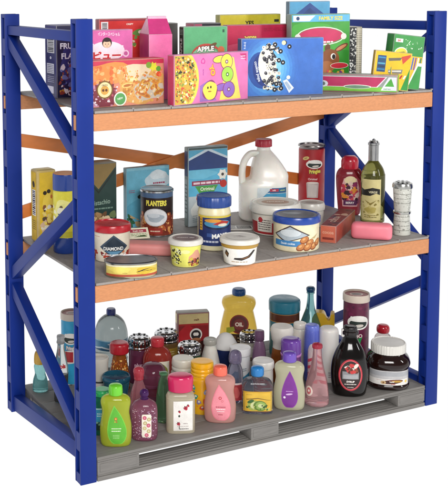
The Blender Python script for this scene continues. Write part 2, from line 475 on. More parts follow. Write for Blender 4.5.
def make_pallet():
    root = thing('pallet', 'grey plastic pallet under the rack carrying the bottom row of bottles', 'pallet', (W/2, D/2, 0))
    x0, x1 = -W/2+PA+.004, W/2-PA-.004; y0, y1 = -D/2+.001, D/2-.001
    mb = MB(); n = 7; q = (y1-y0)/n
    mb.box(x0+.003, x1-.003, y0+.004, y1-.004, .0875, .10, M_DARK, 0)
    for k in range(n): mb.box(x0, x1, y0+k*q+.0015, y0+(k+1)*q-.0015, .0862, ZP, M_PAL, .003, 2)
    mb.box(x0+.001, x1-.001, y0-.0014, y0+.004, .090, .096, M_PAL, .001, 1)
    mb.build('top_deck', root)
    L = x1-x0
    for fx0, fx1 in ((0, .112), (.43, .515), (.905, 1)):
        for yy in (y0, -.056, y1-.115):
            b = MB(); b.box(x0+fx0*L+.001, x0+fx1*L-.001, yy+.002, yy+.112, .0285, .0860, M_PAL, .003); 
            b.box(x0+fx0*L+.012, x0+fx1*L-.012, yy-.0006, yy+.01, .040, .078, M_PAL, .002, 1); b.build('block', root)
    for yy in (y0, -.056, y1-.115):
        b = MB(); b.box(x0, x1, yy, yy+.112, 0, .020, M_PAL, .003)
        for k in range(5): b.box(x0+.002, x1-.002, yy+.004+k*.021, yy+.023+k*.021, .019, .0282, M_PAL, .003, 1)
        b.build('bottom_board', root)
    return root
make_setting(); make_rack(); make_pallet()

# ------------------------------------------------------------------ placing helpers
def P(q, z): return at(q[0], q[1], z) if len(q) == 2 else at_y(q[0], q[2], z)
def carton(name, label, cat, a, b, vtop, depth, z, fc, sc=None, tc=None, front=None, side=None, group=None, lean=0, bev=.004, sname='printed_side', top=None):
    a, b = P(a, z), P(b, z); d = b-a; w = d.length; rz = math.atan2(d.y, d.x)
    h = zat(a.x, a.y, vtop)-z
    ctr = (a+b)/2+Vector((-math.sin(rz), math.cos(rz), 0))*depth/2
    root = thing(name, label, cat, (ctr.x, ctr.y, z+.0008), rz, group, lean)
    if lean: root.location.z += abs(math.sin(lean))*depth/2
    col = {'f': lin(fc), 's': lin(sc or fc), 't': lin(tc or sc or fc)}
    MB().box(-w/2, w/2, -depth/2, depth/2, 0, h, printm(), bev, 2, col).build('carton', root)
    if front:
        A = Art(w-2*bev, h-2*bev); front(A)
        A.flush(MB(), flat_map((-w/2+bev, -depth/2, bev), (1, 0, 0), (0, 0, 1))).build('printed_front', root, fix=False)
    if side:
        A = Art(depth-2*bev, h-2*bev); side(A)
        A.flush(MB(), flat_map((-w/2, depth/2-bev, bev), (0, -1, 0), (0, 0, 1))).build(sname, root, fix=False)
    if top:
        A = Art(w-2*bev, depth-2*bev); top(A)
        A.flush(MB(), flat_map((-w/2+bev, -depth/2+bev, h), (1, 0, 0), (0, 1, 0))).build('printed_top', root, fix=False)
    return root
def stand(name, label, cat, u, v, wpx, vtop, z, rz=None, group=None, dz=0):
    """a round or flat bottle: its base touches the shelf at photo point (u, v)"""
    p = at(u, v, z); d = p-CAM; d.z = 0; d.normalize()
    r = wpx/2/proj(p)[2]; q = p+d*r; r = wpx/2/proj(q)[2]; q = p+d*r
    h = zat(q.x, q.y, vtop)-z
    return thing(name, label, cat, (q.x, q.y, z+.0008), toward(q.x, q.y)+(rz or 0), group), r, h
def body(root, name, pts, r, h, mat, dep=1, ex=2., k=5, n=44, ribs=None, smooth=True):
    Q = []
    for p in pts:
        if len(p) == 2: Q.append((p[0]*r, p[0]*r*dep, p[1]*h, 0))
        else: Q.append((p[0]*r, p[1]*r, p[2]*h, p[3]*r if len(p) > 3 else 0))
    pr = sp(Q, k) if smooth else Q
    MB().lathe(pr, mat, n, ex, ribs).build(name, root)
    return pr
exec_items = []
# ================================================================== TOP SHELF
T = DT
def shift(A, f, y0=.52, y1=1.0):
    B = Art(A.w, A.h*(y1-y0)); f(B); A.L += [([(x, y+A.h*y0) for x, y in v], q, c) for v, q, c in B.L]
def depth_px(a, b, z): return (P(a, z)-P(b, z)).length
def f_navy(A):
    A.r(0, 0, 1, 1, '#1a1d3f'); A.e(.6, .45, .5, .25, '#2c3170', wob=.1)
    A.t('FRUITY', .62, .72, .11, '#e8e8f2', bold=.03); A.t('FLAKES', .66, .58, .11, '#e8e8f2', bold=.03)
    A.scat(70, .1, .04, .95, .50, ['#8e3a2c', '#c4882e', '#d9cfd6', '#6a6fa8', '#5c2a3a', '#e6dfe4', '#1e2248', '#2c3170'], .012, .035)
def s_navy(A):
    A.r(0, 0, 1, 1, '#4a4880'); A.r(.08, .03, .92, .97, '#353466'); A.barcode(.2, .62, .85, .90); A.t('0', .5, .55, .07, '#f0eef4', bold=.05, rot=PI/2)
    A.r(.15, .33, .8, .47, '#e4e2ee'); A.lines(5, .2, .34, .75, .46, '#30305a'); A.lines(4, .2, .2, .8, .3, '#bcb9d8'); A.r(.2, .05, .75, .15, '#dcd9ea')
carton('cereal_box', 'navy fruity flakes cereal box seen through the left end frame', 'box', (57, 99), (82, 97.5), 25.5, .135, T, '#1a1d3f', '#4a4880', '#55508a', f_navy, s_navy)
def f_pasta(A):
    A.r(0, 0, 1, 1, '#d88a70'); A.e(.12, .2, .25, .3, '#c98aa0', wob=.1); A.r(0, .9, 1, 1, '#c63450'); A.r(0, 0, .035, 1, '#b23030')
    A.e(.3, .75, .35, .2, '#e08a45', wob=.1); A.e(.7, .45, .33, .42, '#d9a25a', wob=.12); A.e(.62, .72, .22, .2, '#dfc9a8', wob=.1); A.e(.8, .35, .2, .28, '#c9bfae', wob=.1)
    for k in range(16):
        x, y = random.uniform(.45, .95), random.uniform(.12, .68); a = random.random()*PI
        A.e(x, y, .07, .055, random.choice(['#e0aa46', '#c98c34', '#efc978', '#d8903f']), a); A.e(x, y, .05, .03, random.choice(['#c67d35', '#f0d9a0', '#b96f38']), a)
    A.scat(130, .42, .06, .97, .78, ['#d8783a', '#e3ae5c', '#e9d6ae', '#c2893d', '#cf9a50', '#dcb878', '#b8703a'], .012, .032)
    A.scat(60, .06, .5, .5, .88, ['#e09455', '#d9783f', '#e3a460', '#d46a38', '#e8b070'], .02, .05)
    A.star(.86, .83, .12, '#d8d63c', 7, .6); A.c(.80, .87, .07, '#79a13a'); A.c(.93, .78, .06, '#5f9a3c'); A.c(.93, .66, .06, '#d8542f'); A.star(.95, .64, .05, '#e9744a', 6)
    A.star(.22, .26, .33, '#7c2f3c', 16, .8); A.scat(60, .05, .03, .4, .42, ['#d9c2cf', '#8b3446', '#caa6c0', '#b7586a', '#efe3e6'], .008, .024)
    A.c(.22, .37, .2, '#7d5a26'); A.c(.22, .37, .17, '#ead9a4'); A.c(.22, .36, .10, '#d8a24b'); A.t('ORZO', .22, .47, .05, '#5b3a1c'); A.c(.2, .36, .03, '#6b3c20'); A.c(.24, .36, .03, '#6b3c20')
    A.c(.42, .15, .16, '#eef0e2'); A.c(.42, .15, .13, '#5da35c'); A.t('NEW', .42, .16, .06, '#eef5e6', rot=.2)
carton('pasta_box', 'orange pasta box with red rim lying at the front left of the top shelf', 'box', (86.5, 108.9), (164.3, 103.6), 61.3, .085, T, '#cf6e44', '#b23030', '#d23a34', f_pasta)
def f_pinkjp(A):
    A.r(0, 0, 1, 1, '#d765a6'); A.t('\u30a4\u30f3\u30bf\u30fc\u30b9\u30da\u30b7\u30e3\u30eb', .55, .80, None, '#f6e3ef', fit=.8, bold=.01, rot=-.05) if False else A.t('\u30a4\u30f3\u30bf\u30fc\u30b9\u30da\u30b7\u30e3\u30eb', .56, .90, .12, '#f6e3ef', rot=-.04, bold=.02, stretch=.62)
    A.e(.52, .42, .34, .28, '#f3dfea'); A.c(.52, .66, .15, '#2e1a1c'); A.e(.52, .62, .075, .105, '#eec8a8'); A.e(.52, .73, .08, .05, '#2e1a1c'); A.c(.495, .62, .014, '#2a1a1a'); A.c(.545, .62, .014, '#2a1a1a'); A.r(.508, .56, .532, .572, '#c05a52')
    A.t('\u30d4\u30e5\u30fc', .52, .30, .24, '#c9242f', bold=.05, oc='#f5e6ec', ow=.06, stretch=1.25)
    A.c(.88, .34, .1, '#f0c6de'); A.c(.88, .34, .06, '#c65c9a'); A.c(.2, .55, .03, '#f6e3ef'); A.c(.26, .62, .02, '#f6e3ef'); A.c(.82, .55, .025, '#f6e3ef')
carton('candy_box', 'pink candy box printed with a dark-haired child, upright behind the pasta box', 'box', (79, None, .30), (133, None, .28), 30.6, .05, T, '#d765a6', '#b84d8c', '#c9589a', lambda A: shift(A, f_pinkjp, .50))
def f_red(A):
    A.r(0, 0, 1, 1, '#cf2d2b'); A.r(0, .96, 1, 1, '#8f2338'); A.r(.02, .55, .14, .94, '#efe6e4'); A.barcode(.03, .56, .13, .93)
    A.t('CRISPY', .5, .86, .07, '#f5e9dc', bold=.03); A.e(.72, .6, .16, .13, '#5f8a3d', wob=.1); A.e(.69, .62, .05, .06, '#e8dcc8'); A.e(.78, .6, .04, .05, '#2b2420')
    A.scat(22, .45, .2, .98, .6, ['#c98f3a', '#7c4a2a', '#e2c25a', '#6f8f46', '#d9cdb4'], .03, .07)
carton('cracker_box', 'red snack box with a barcode corner at the back left of the top shelf', 'box', (99.5, None, .52), (160, None, .50), 19.3, .05, T, '#cf2d2b', '#8f2338', '#8f2338', lambda A: shift(A, f_red, .55))
def gable():
    a, b = P((149, None, .26), T), P((172.5, None, .24), T); d = b-a; w = d.length; rz = math.atan2(d.y, d.x); dep = .15
    h = zat(a.x, a.y, 34.5)-T; ctr = (a+b)/2+Vector((-math.sin(rz), math.cos(rz), 0))*dep/2; top = h+.068
    r = thing('gable_carton', 'bright pink gable-top milk carton standing behind the pasta and pop boxes', 'carton', (ctr.x, ctr.y, T+.0008), rz)
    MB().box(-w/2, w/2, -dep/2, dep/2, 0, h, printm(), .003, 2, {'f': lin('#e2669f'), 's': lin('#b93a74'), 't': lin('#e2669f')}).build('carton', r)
    mb = MB(); x = w/2-.002; y = dep/2-.002
    vs = [(-x, -y, h), (x, -y, h), (x, y, h), (-x, y, h), (-x+.012, -.012, top), (x-.004, -.012, top), (x-.004, .012, top), (-x+.012, .012, top)]
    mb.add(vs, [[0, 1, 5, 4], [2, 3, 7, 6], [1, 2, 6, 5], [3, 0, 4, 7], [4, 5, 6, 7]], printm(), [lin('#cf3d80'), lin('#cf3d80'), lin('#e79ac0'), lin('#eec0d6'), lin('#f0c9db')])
    mb.build('gable_top', r, angle=10)
    MB().box(-x+.014, x-.006, -.011, .011, top-.001, top+.012, printm(), .002, 2, {k: lin('#e9b3cd') for k in 'fst'}).build('seal_strip', r)
gable()
carton('dark_box', 'dark brown box wedged behind the pink gable carton', 'box', (152, None, .66), (178, None, .64), 23.5, .1, T, '#2f2a26', '#2a2624', '#7e8a7c')
def f_apple(A):
    A.r(0, 0, 1, 1, '#5cab76'); A.r(.9, .84, .95, .93, '#2d5a44'); A.e(.52, .12, .37, .4, '#b9483c'); A.e(.56, .06, .33, .36, '#4f9a66'); A.e(.5, .1, .34, .32, '#86c296')
    A.e(.66, .45, .12, .06, '#6a4c2c', .5); A.c(.87, .32, .11, '#c96a48'); A.c(.9, .18, .09, '#d9975c')
    A.t('APPLE', .5, .36, .2, '#f4f2ea', bold=.04, oc='#1f2422', ow=.07, rot=.05); A.t('RINGS', .52, .13, .18, '#f4f2ea', bold=.04, oc='#1f2422', ow=.07)
def s_apple(A):
    A.r(0, 0, 1, 1, '#23362c'); A.t('APPLE', .5, .5, .16, '#dfe6dd', rot=PI/2, bold=.03); A.lines(4, .1, .8, .9, .95, '#8fae9a')
carton('cereal_box', 'green apple cereal box behind the pink pop box', 'box', (183.5, None, .22), (227, None, .19), 27, .055, T, '#5cab76', '#23362c', '#8f9d8b', lambda A: shift(A, f_apple, .52), lambda A: shift(A, s_apple, .45))
carton('candy_box', 'flat dark box with a pink end peeking over the green apple cereal box', 'box', (194, None, .60), (221, None, .59), 23.5, .1, T, '#23233a', '#b04a68', '#3a2f44', lambda A: (A.r(0, 0, .28, 1, '#b04a68'), A.r(.3, .9, 1, 1, '#1b1b28')))
def f_yel(A): A.r(0, 0, 1, 1, '#dccb34'); A.t('YES', .48, .88, .09, '#2c2a1a', bold=.04); A.r(.9, .89, .98, .93, '#34321e'); A.lines(3, .1, .6, .9, .75, '#8a7a20')
carton('snack_box', 'yellow box standing furthest back, above the red one', 'box', (219.5, None, .74), (280, None, .72), 15, .05, T, '#dccb34', '#8d8a3a', '#9aa04a', f_yel)
def f_yes(A): A.r(0, 0, 1, 1, '#c8254f'); A.t('YES!', .36, .58, .22, '#e8c95a', bold=.06, oc='#7a1c30', ow=.05); A.lines(3, .58, .80, .95, .92, '#9c1b3c'); A.e(.2, .2, .3, .25, '#d84a6a')
carton('snack_box', 'crimson box with yellow YES lettering behind the blue cereal box', 'box', (227, None, .42), (289, None, .39), 25.3, .05, T, '#c8254f', '#a01e40', '#a83a50', lambda A: shift(A, f_yes, .5))
def f_pop(A):
    A.r(0, 0, 1, 1, '#dd74ae'); A.r(0, 0, .02, 1, '#b8325c')
    A.e(.08, .5, .24, .62, '#e7cf4e'); A.e(.05, .5, .24, .58, '#c9a23a')
    A.scat(240, .015, .02, .30, .98, ['#f0dc5a', '#e0b73c', '#f7ecb0', '#8a9a38', '#4f5a28', '#c4622c', '#2d2a1e', '#d94a34'], .010, .028, ok=lambda x, y: ((x-.05)/.24)**2+((y-.5)/.58)**2 < 1)
    A.p([(.72, .96), (.8, .9), (.9, .02), (.6, .02)], '#ead863'); A.p([(.33, .02), (.33, .35), (.44, .45), (.56, .02)], '#9a6bb8')
    A.c(.375, .86, .06, '#c6358f', wob=.1); A.c(.375, .86, .035, '#dd74ae'); A.t('snacks', .375, .63, .05, '#7a2f8a', rot=PI/2); A.t('YO', .5, .66, .15, '#e8b53a', rot=-1.2, bold=.06, oc='#c8402f', ow=.06)
    for x, y, c, hs in ((.70, .82, '#f2e24e', 1), (.71, .55, '#a5d64a', 0), (.73, .23, '#8f63bd', 1)):
        if hs: A.e(x-.10, y+.06, .095, .085, '#8a3a6a', .1); A.e(x-.10, y+.06, .085, .068, c, .1)
        A.c(x, y, .175, '#8a3a6a'); A.c(x, y, .158, c); A.c(x, y, .045, '#7c4468' if hs else '#4f7a2e'); A.c(x, y, .02, '#f4f0e0')
    A.e(.47, .24, .105, .21, '#8a3a6a', .2, wob=.05); A.e(.47, .24, .095, .19, '#f0e052', .2, wob=.05); A.e(.44, .30, .011, .028, '#3a3020'); A.e(.48, .31, .011, .028, '#3a3020'); A.e(.465, .22, .025, .014, '#b06a30')
    A.p([(.88, .97), (.98, .97), (.98, .80)], '#c73578'); A.lines(2, .9, .84, .97, .94, '#f3d5e4')
carton('popcorn_box', 'bubblegum pink pop snack box with sideways yellow, green and purple letters', 'box', (174, 106.5), (248, 99.2), 55.5, .045, T, '#dd74ae', '#b8325c', '#d06aa2', f_pop)
def f_blue(A):
    A.r(0, 0, 1, 1, '#3f6fc0')
    for k in range(7): A.e(.33, .48, .36-.035*k, .66-.07*k, ['#4173c4', '#447ac9', '#4a86d0', '#5497d8', '#60a8df', '#70b9e6', '#84c8ec'][k])
    A.e(.24, .45, .17, .33, '#2a4f9c', .12); A.e(.27, .46, .14, .30, '#23397f', .12); A.e(.31, .5, .11, .34, '#e9e7dc', .15)
    A.t('cookie pops', .185, .43, .075, '#e5ebf5', rot=-1.35, bold=.02)
    A.scat(100, .24, .1, .48, .92, ['#2b2a33', '#efeadb', '#24232c', '#d9d3c0'], .024, .036, el=1.2, wob=.04, ok=lambda x, y: abs(x-.36+.12*(y-.5)) < .10+.03*math.sin(9*y), hi='#8c8a92')
    for x, y in ((.4, .9), (.52, .93), (.58, .86), (.47, .78), (.45, .62), (.5, .58), (.42, .2), (.48, .12), (.40, .1)):
        A.c(x, y, .042, '#1f1e27'); A.c(x, y, .013, '#efeadb')
    A.c(.51, .93, .04, '#e8e4b4'); A.c(.57, .31, .035, '#efeadb')
    A.p([(.5, .25), (.55, .28), (.64, .12), (.58, .03)], '#dfe6ee'); A.p([(.52, .22), (.55, .24), (.61, .12), (.58, .08)], '#a8bad0')
    A.lines(3, .02, .82, .05, .97, '#c8d6ee'); A.t('net wt', .035, .9, .03, '#dfe8f6', rot=-PI/2)
carton('cereal_box', 'big royal blue cereal box with black and white cookie puffs', 'box', (241, 97.3), (323, 94.4), 39.0, .05, T, '#3f6fc0', '#274a8c', '#5070a8', f_blue)
def f_tall(A):
    A.r(0, 0, 1, 1, '#5aa9d6'); A.p([(0, .80), (.5, .99), (1, .80), (1, .6), (0, .6)], '#2c4f96'); A.p([(.05, .74), (.5, .93), (.95, .74), (.95, .6), (.05, .6)], '#23407f')
carton('cereal_box', 'tallest sky blue box behind the green family size box', 'box', (288.5, None, .52), (329, None, .49), 1.6, .04, T, '#5aa9d6', '#4a6a80', '#7a8a90', f_tall)
def f_family(A):
    A.r(0, 0, 1, 1, '#3c9a34'); A.e(.4, .5, .5, .4, '#48aa3c', wob=.08); A.e(.8, .2, .3, .25, '#2f8a2c', wob=.1)
    A.r(0, .89, 1, 1, '#5fb4dc'); A.p([(.02, .9), (.30, .9), (.4, .99), (.02, .99)], '#e8eef0'); A.c(.1, .945, .03, '#24406e'); A.t('FAMILY SIZE', .67, .944, .08, '#f2d838', bold=.03, stretch=1.0)
    A.e(.5, .66, .42, .15, '#f0e9e2'); A.e(.5, .66, .40, .135, '#3c9a34'); A.e(.5, .665, .385, .125, '#c72a5c'); A.e(.1, .65, .05, .05, '#e9e2dc'); A.e(.9, .65, .05, .05, '#e9e2dc'); A.lines(1, .3, .55, .72, .58, '#f3e8e8', .8); A.lines(1, .4, .52, .6, .54, '#f3e8e8', .8)
    A.e(.86, .47, .13, .045, '#6a3c20', .45); A.e(.86, .47, .10, .026, '#c9845a', .45); A.e(.62, .47, .06, .05, '#6a3c20', 1.2)
    A.e(.66, .28, .17, .17, '#8a4e26'); A.e(.6, .16, .14, .1, '#a8683a'); A.e(.72, .33, .045, .05, '#f0ece4'); A.e(.73, .325, .03, .04, '#1e1612')
    A.e(.83, .18, .16, .05, '#e6e6d6'); A.e(.83, .18, .15, .043, '#c8283c'); A.scat(16, .6, .02, .97, .1, ['#c86a34', '#e0b048', '#d94a4a', '#7a3a8a'], .015, .03)
carton('cereal_box', 'green family size cereal box with a brown deer and pink oval', 'box', (290.5, None, .27), (349, None, .23), 14.6, .05, T, '#3c9a34', '#7d8f86', '#6aa4b8', lambda A: shift(A, f_family, .16))
def f_note(A):
    A.r(0, 0, 1, 1, '#17171a'); A.scat(90, .02, .02, .52, .98, ['#d8d6d0', '#8c8a88', '#eeeeea'], .006, .016); A.r(.55, 0, 1, 1, '#cfc7b0')
    for k in range(26): A.r(.55, .02+k*.038, 1, .03+k*.038, '#9a9280')
    A.r(.72, 0, .76, 1, '#e8e2d0')
carton('composition_notebook', 'black speckled composition notebook standing beside the green box', 'notebook', (348.5, None, .36), (361.5, None, .35), 27, .22, T, '#17171a', '#17171a', '#cfc7b0', f_note)
def f_mag(A):
    A.r(0, 0, 1, 1, '#8f9a92'); A.r(0, 0, 1, .30, '#7ac043'); A.p([(.0, .28), (.76, .28), (.88, .93), (.0, .93)], '#f0d8e2'); A.p([(.0, .31), (.745, .31), (.86, .90), (.0, .90)], '#b92a5c')
    A.e(.5, .3, .18, .13, '#e9eee2'); A.e(.5, .29, .165, .10, '#6f8f78'); A.p([(.8, .1), (1, .1), (1, .92), (.9, .92)], '#d9dde6'); A.p([(.85, .35), (.97, .35), (.93, .86)], '#4aa23c')
    A.t('snack bars', .88, .2, .13, '#3a8a2e', stretch=.8); A.e(.06, .45, .06, .2, '#d8dde0'); A.star(.06, .45, .14, '#5d6a68', 8); A.r(0, .0, 1, .05, '#5a9a34')
carton('snack_box', 'low magenta and lime green box lying at the right front of the top shelf', 'box', (318, 91.3), (397.3, 93.6), 73.8, .085, T, '#b92a5c', '#7ac043', '#a9b0a4', f_mag)
def f_cray(A):
    A.r(0, 0, 1, 1, '#2d8a3a'); A.r(0, 0, 1, .62, '#e2b523'); A.e(.25, .66, .22, .11, '#f2f0e4', .2); A.e(.25, .66, .2, .09, '#e9cf3a', .2); A.t('crayons', .25, .66, .055, '#2b6a32', rot=.2, bold=.03)
    A.r(.04, .86, .28, .93, '#e5e9e4'); A.t('64', .15, .895, .06, '#c62f2f', bold=.04); A.scat(20, .35, .72, .95, .95, ['#e8efe2', '#b8d8b0'], .005, .01)
    for k in range(8): A.p([(.30+.085*k, .36), (.345+.085*k, .36), (.385+.085*k, .6), (.34+.085*k, .6)], ['#d33a2c', '#2c2c34', '#d8d8dc', '#d37a2c', '#3b62b8', '#7a3a8a', '#f0ece0', '#2a7a4a'][k])
    A.p([(.55, 0), (1, 0), (1, .5), (.86, .5)], '#f1f1ea'); A.p([(.60, 0), (1, 0), (1, .44), (.88, .44)], '#2d8a3a')
cr = carton('crayon_box', 'green and yellow crayon box leaning towards the right post', 'box', (388, 92.2), (419, 90.6), 38, .06, T, '#2d8a3a', '#23702e', '#4a9a50', f_cray)
cr.rotation_euler.y = math.radians(7); cr.location.z += .012; cr.location.x += .0
def f_marker(A):
    A.r(0, 0, 1, 1, '#e3b92a'); A.r(.06, .45, .30, .9, '#2c4a78')
    for k in range(5): A.r(.08, .5+.08*k, .28, .54+.08*k, ['#3c84b0', '#2c3c48', '#56a0b8', '#24506a', '#3c84b0'][k])
    A.p([(.36, .84), (.74, .88), (.7, .8), (.38, .76)], '#6a6458'); A.p([(.38, .52), (.8, .56), (.78, .44), (.4, .42)], '#807a70'); A.p([(.4, .5), (.76, .53), (.75, .49), (.4, .46)], '#d8d4cc')
    for k in range(5): A.p([(.42+.1*k, .30), (.47+.1*k, .30), (.52+.1*k, .40), (.47+.1*k, .40)], ['#b8302c', '#ece8dc', '#2c2c34', '#b8302c', '#ece8dc'][k])
    A.p([(.78, .7), (.98, .92), (.98, .98), (.72, .9)], '#c84a3a'); A.p([(.8, 0), (1, 0), (1, .6)], '#2d8a3a')
mk = carton('marker_box', 'yellow marker box propped in front of the green crayon box', 'box', (371, 92.3), (408, 91.8), 54, .035, T, '#e3b92a', '#c39a20', '#d9b83a', f_marker)
mk.rotation_euler.y = math.radians(6); mk.location.z += .01
# ================================================================== MIDDLE SHELF
M = DM
def f_yb(A):
    A.r(0, 0, 1, 1, '#e2bd35'); A.e(.55, .55, .35, .14, '#eecf52', wob=.08); A.c(.36, .70, .03, '#2a221a'); A.c(.62, .72, .03, '#2a221a'); A.e(.8, .64, .07, .03, '#c46a2c')
    A.scat(26, .15, .12, .9, .5, ['#8a5a3a', '#e9e2d0', '#5a4a3c', '#d8b9a0', '#f0d870'], .015, .035); A.r(.05, .02, .95, .1, '#caa428')
def s_yb(A):
    A.r(0, 0, 1, 1, '#d6b02e'); A.barcode(.2, .36, .85, .74); A.e(.5, .82, .22, .05, '#3a321c', .5); A.lines(5, .15, .15, .85, .3, '#6a5a20')
yb = carton('snack_box', 'yellow snack box with barcode side standing at the left rear of the middle shelf', 'box', (38, 244), (57, 241.5), 171, .085, M, '#e2bd35', '#d6b02e', '#d9c050', f_yb, s_yb, bev=.012)
r0, r, h = stand('spread_canister', 'yellow canister with royal blue cap and base behind the front left post', 'canister', 66, 254.5, 25, 172, M)
pr = body(r0, 'canister_body', [(.97, .20), (.97, .20), (.97, .78), (.97, .78), (.94, .785)], r, h, plast('#dcd13c', .3), smooth=False)
A = Art(2*r*2.6, h*.56, '#dcd13c'); A.e(.5, .6, .2, .22, '#eae48a', wob=.1); A.scat(26, .25, .1, .75, .7, ['#6a5a3a', '#efe9c8', '#a8a02c', '#3a4a7a'], .03, .07); A.r(0, 0, 1, .12, '#c3bb2e'); A.c(.36, .2, .05, '#2a2a20')
label_on(r0, A, wrap_map(pr, A.w, h*.21))
body(r0, 'base_cap', [(.93, 0), (1.0, .015), (1.0, .19), (1.0, .19), (.97, .2)], r, h, plast('#22418f', .25), smooth=False)
body(r0, 'lid', [(1.0, .785), (1.0, .785), (1.0, .965), (.97, .985), (.97, .985), (.5, .985)], r, h, plast('#22418f', .25), smooth=False)
body(r0, 'lid_disc', [(.93, .985), (.93, .99), (.2, .993)], r, h, plast('#e08a2c', .4), smooth=False)
def f_dg(A):
    A.r(0, 0, 1, 1, '#1f3a35'); A.p([(0, 1), (1, 1), (.99, .95), (.48, .66), (0, .92)], '#8a7240'); A.p([(0, .9), (.48, .63), (1, .93), (1, .9), (.48, .6), (0, .87)], '#16221f')
    A.t('Pistachio', .55, .48, .09, '#8fa89a', bold=.01, rot=.06, stretch=.85); A.lines(1, .35, .38, .9, .41, '#6a8478', .7)
    A.scat(46, .3, .05, .8, .32, ['#a8845a', '#c9a878', '#6a4a30', '#8a6a44', '#d8c09a'], .018, .034); A.c(.9, .3, .05, '#6a7a50', wob=.1)
carton('nut_box', 'dark green box with gold flap behind the red-lidded tub', 'box', (82, 240.5), (117, 236.5), 165, .10, M, '#1f3a35', '#182b28', '#7c6a40', f_dg)
def f_lb(A):
    A.r(0, 0, 1, 1, '#6fb7d0'); A.r(0, .96, 1, 1, '#8ac6d8'); A.e(.72, .78, .30, .14, '#c8dbe4', wob=.1); A.e(.75, .86, .2, .08, '#dce6ea', wob=.1); A.lines(1, .62, .70, .9, .74, '#a03a5a', .7); A.lines(2, .05, .58, .2, .64, '#b04a6a')
    A.scat(30, .03, .03, .4, .35, ['#2c4a3a', '#dfe8e8', '#3a6a4a', '#c8a878', '#4a4a44'], .02, .045); A.e(.35, .5, .09, .06, '#24302c', wob=.1); A.e(.5, .3, .5, .2, '#5fa9c4', wob=.05)
carton('cereal_box', 'pale sky blue box standing directly behind the can of peanuts', 'box', (126.3, 229), (169.5, 224), 168.6, .035, M, '#6fb7d0', '#5a8a98', '#6d8a92', f_lb)
# can of peanuts
r0, r, h = stand('peanut_can', 'black and brown peanut can with steel rims and a white oval', 'can', 156.8, 237.5, 33, 187, M)
pr = body(r0, 'can_body', [(.97, .02), (.97, .02), (.97, .93), (.97, .93)], r, h, plast('#2a1512', .3), smooth=False)
A = Art(r*3.0, h*.90, '#241312'); A.r(0, 0, 1, .45, '#7a2c1a'); A.r(0, .88, 1, 1, '#4a6488')
A.scat(70, 0, .04, 1, .5, ['#b0562c', '#8a3a1e', '#d08a4a', '#c46a34', '#6a2414'], .035, .07, hi='#e0a868')
A.t('PLANTERS', .49, .76, .165, '#efe25a', bold=.05, fit=None, stretch=.66); A.e(.47, .43, .25, .21, '#c9c9cc'); A.e(.47, .43, .235, .19, '#e4e6ea'); A.e(.47, .42, .17, .1, '#aeb9c4', wob=.1); A.e(.44, .47, .12, .05, '#d2dae2')
A.p([(.33, .04), (.62, .04), (.6, .18), (.35, .18)], '#9a2a22'); A.lines(1, .37, .08, .58, .13, '#e6c8b0', .6)
label_on(r0, A, wrap_map(pr, A.w, h*.03), 'printed_wrap')
body(r0, 'rim', [(.99, 0), (1.0, .01), (.99, .03)], r, h, metal('#b9bcc0', .2), smooth=False)
body(r0, 'lid', [(.98, .925), (1.02, .93), (1.02, .965), (.96, .98), (.9, .965), (.05, .965)], r, h, metal('#c6cbd0', .25), smooth=False)
# red-lidded tub
r0, r, h = stand('nut_tub', 'cream tub with red lid and dark blue diamond emblem beside the front left post', 'tub', 112, 263.5, 38.5, 222, M)
pr = body(r0, 'tub_body', [(.86, 0), (.9, .01), (.93, .80), (.93, .80)], r, h, plast('#e5dac6', .35), smooth=False)
A = Art(r*2.9, h*.74, '#e5dac6'); A.scat(40, .02, .0, .98, .34, ['#9a2f26', '#b8422f', '#7a2018', '#c87a50'], .04, .075); A.p([(.25, .52), (.5, .97), (.78, .52), (.5, .1)], '#3a4a5c'); A.p([(.3, .52), (.5, .9), (.73, .52), (.5, .2)], '#22303f'); A.p([(.36, .38), (.66, .38), (.5, .2)], '#5f90b0')
A.t('DIAMOND', .5, .47, .17, '#f1f1ee', bold=.03, oc='#20262e', ow=.05, stretch=.9); A.lines(1, .3, .22, .75, .27, '#f4f0ea', .8); A.lines(1, .36, .12, .7, .17, '#f4f0ea', .7); A.lines(1, .06, .86, .25, .9, '#b04a40')
label_on(r0, A, wrap_map(pr, A.w, h*.03, .1), 'printed_wrap')
body(r0, 'lid', [(.97, .79), (1.0, .80), (1.0, .93), (.97, .97), (.92, .985), (.88, .985), (.86, .955), (.84, .95), (.05, .95)], r, h, plast('#b81f2b', .28), smooth=False)
# sardine tin
r0, r, h = stand('sardine_tin', 'yellow oval fish tin with grey lid at the front left of the middle shelf', 'tin', 127.5, 279.5, 53, 257, M, rz=.12)
r0.location.y -= .035; r0.location.x -= .0
pr = body(r0, 'tin_body', [(.96, 0), (.985, .06), (.985, .88), (.985, .88)], r, h, metal('#c9c2a0', .3), dep=.66, ex=2.3, smooth=False, n=72)
A = Art(r*1.90, h*.72, '#dcc560'); A.r(0, .0, 1, .2, '#b04a2c'); A.r(0, .86, 1, 1, '#e6dcb8'); A.e(.25, .6, .2, .3, '#e8d468', wob=.1); A.e(.75, .5, .2, .3, '#d0b030', wob=.1); A.p([(.55, .4), (.7, .62), (.88, .72), (.72, .56), (.62, .42)], '#3a2a1c'); A.t('sardines', .34, .34, .13, '#8a6a24', bold=.01); A.t('in oil', .6, .3, .11, '#8a6a24'); A.lines(1, .6, .45, .9, .52, '#4a3a20', .6)
label_on(r0, A, face_map(pr, A.w, h*.12, 2.3), 'printed_wrap', nu=40)
MB().lathe([(r*.985, r*.66, h*.88), (r, r*.675, h*.89), (r, r*.675, h*.96), (r*.94, r*.63, h), (r*.93, r*.62, h*.95), (r*.1, r*.05, h*.95)], metal('#8f8f92', .35), 72, 2.3).build('lid', r0)
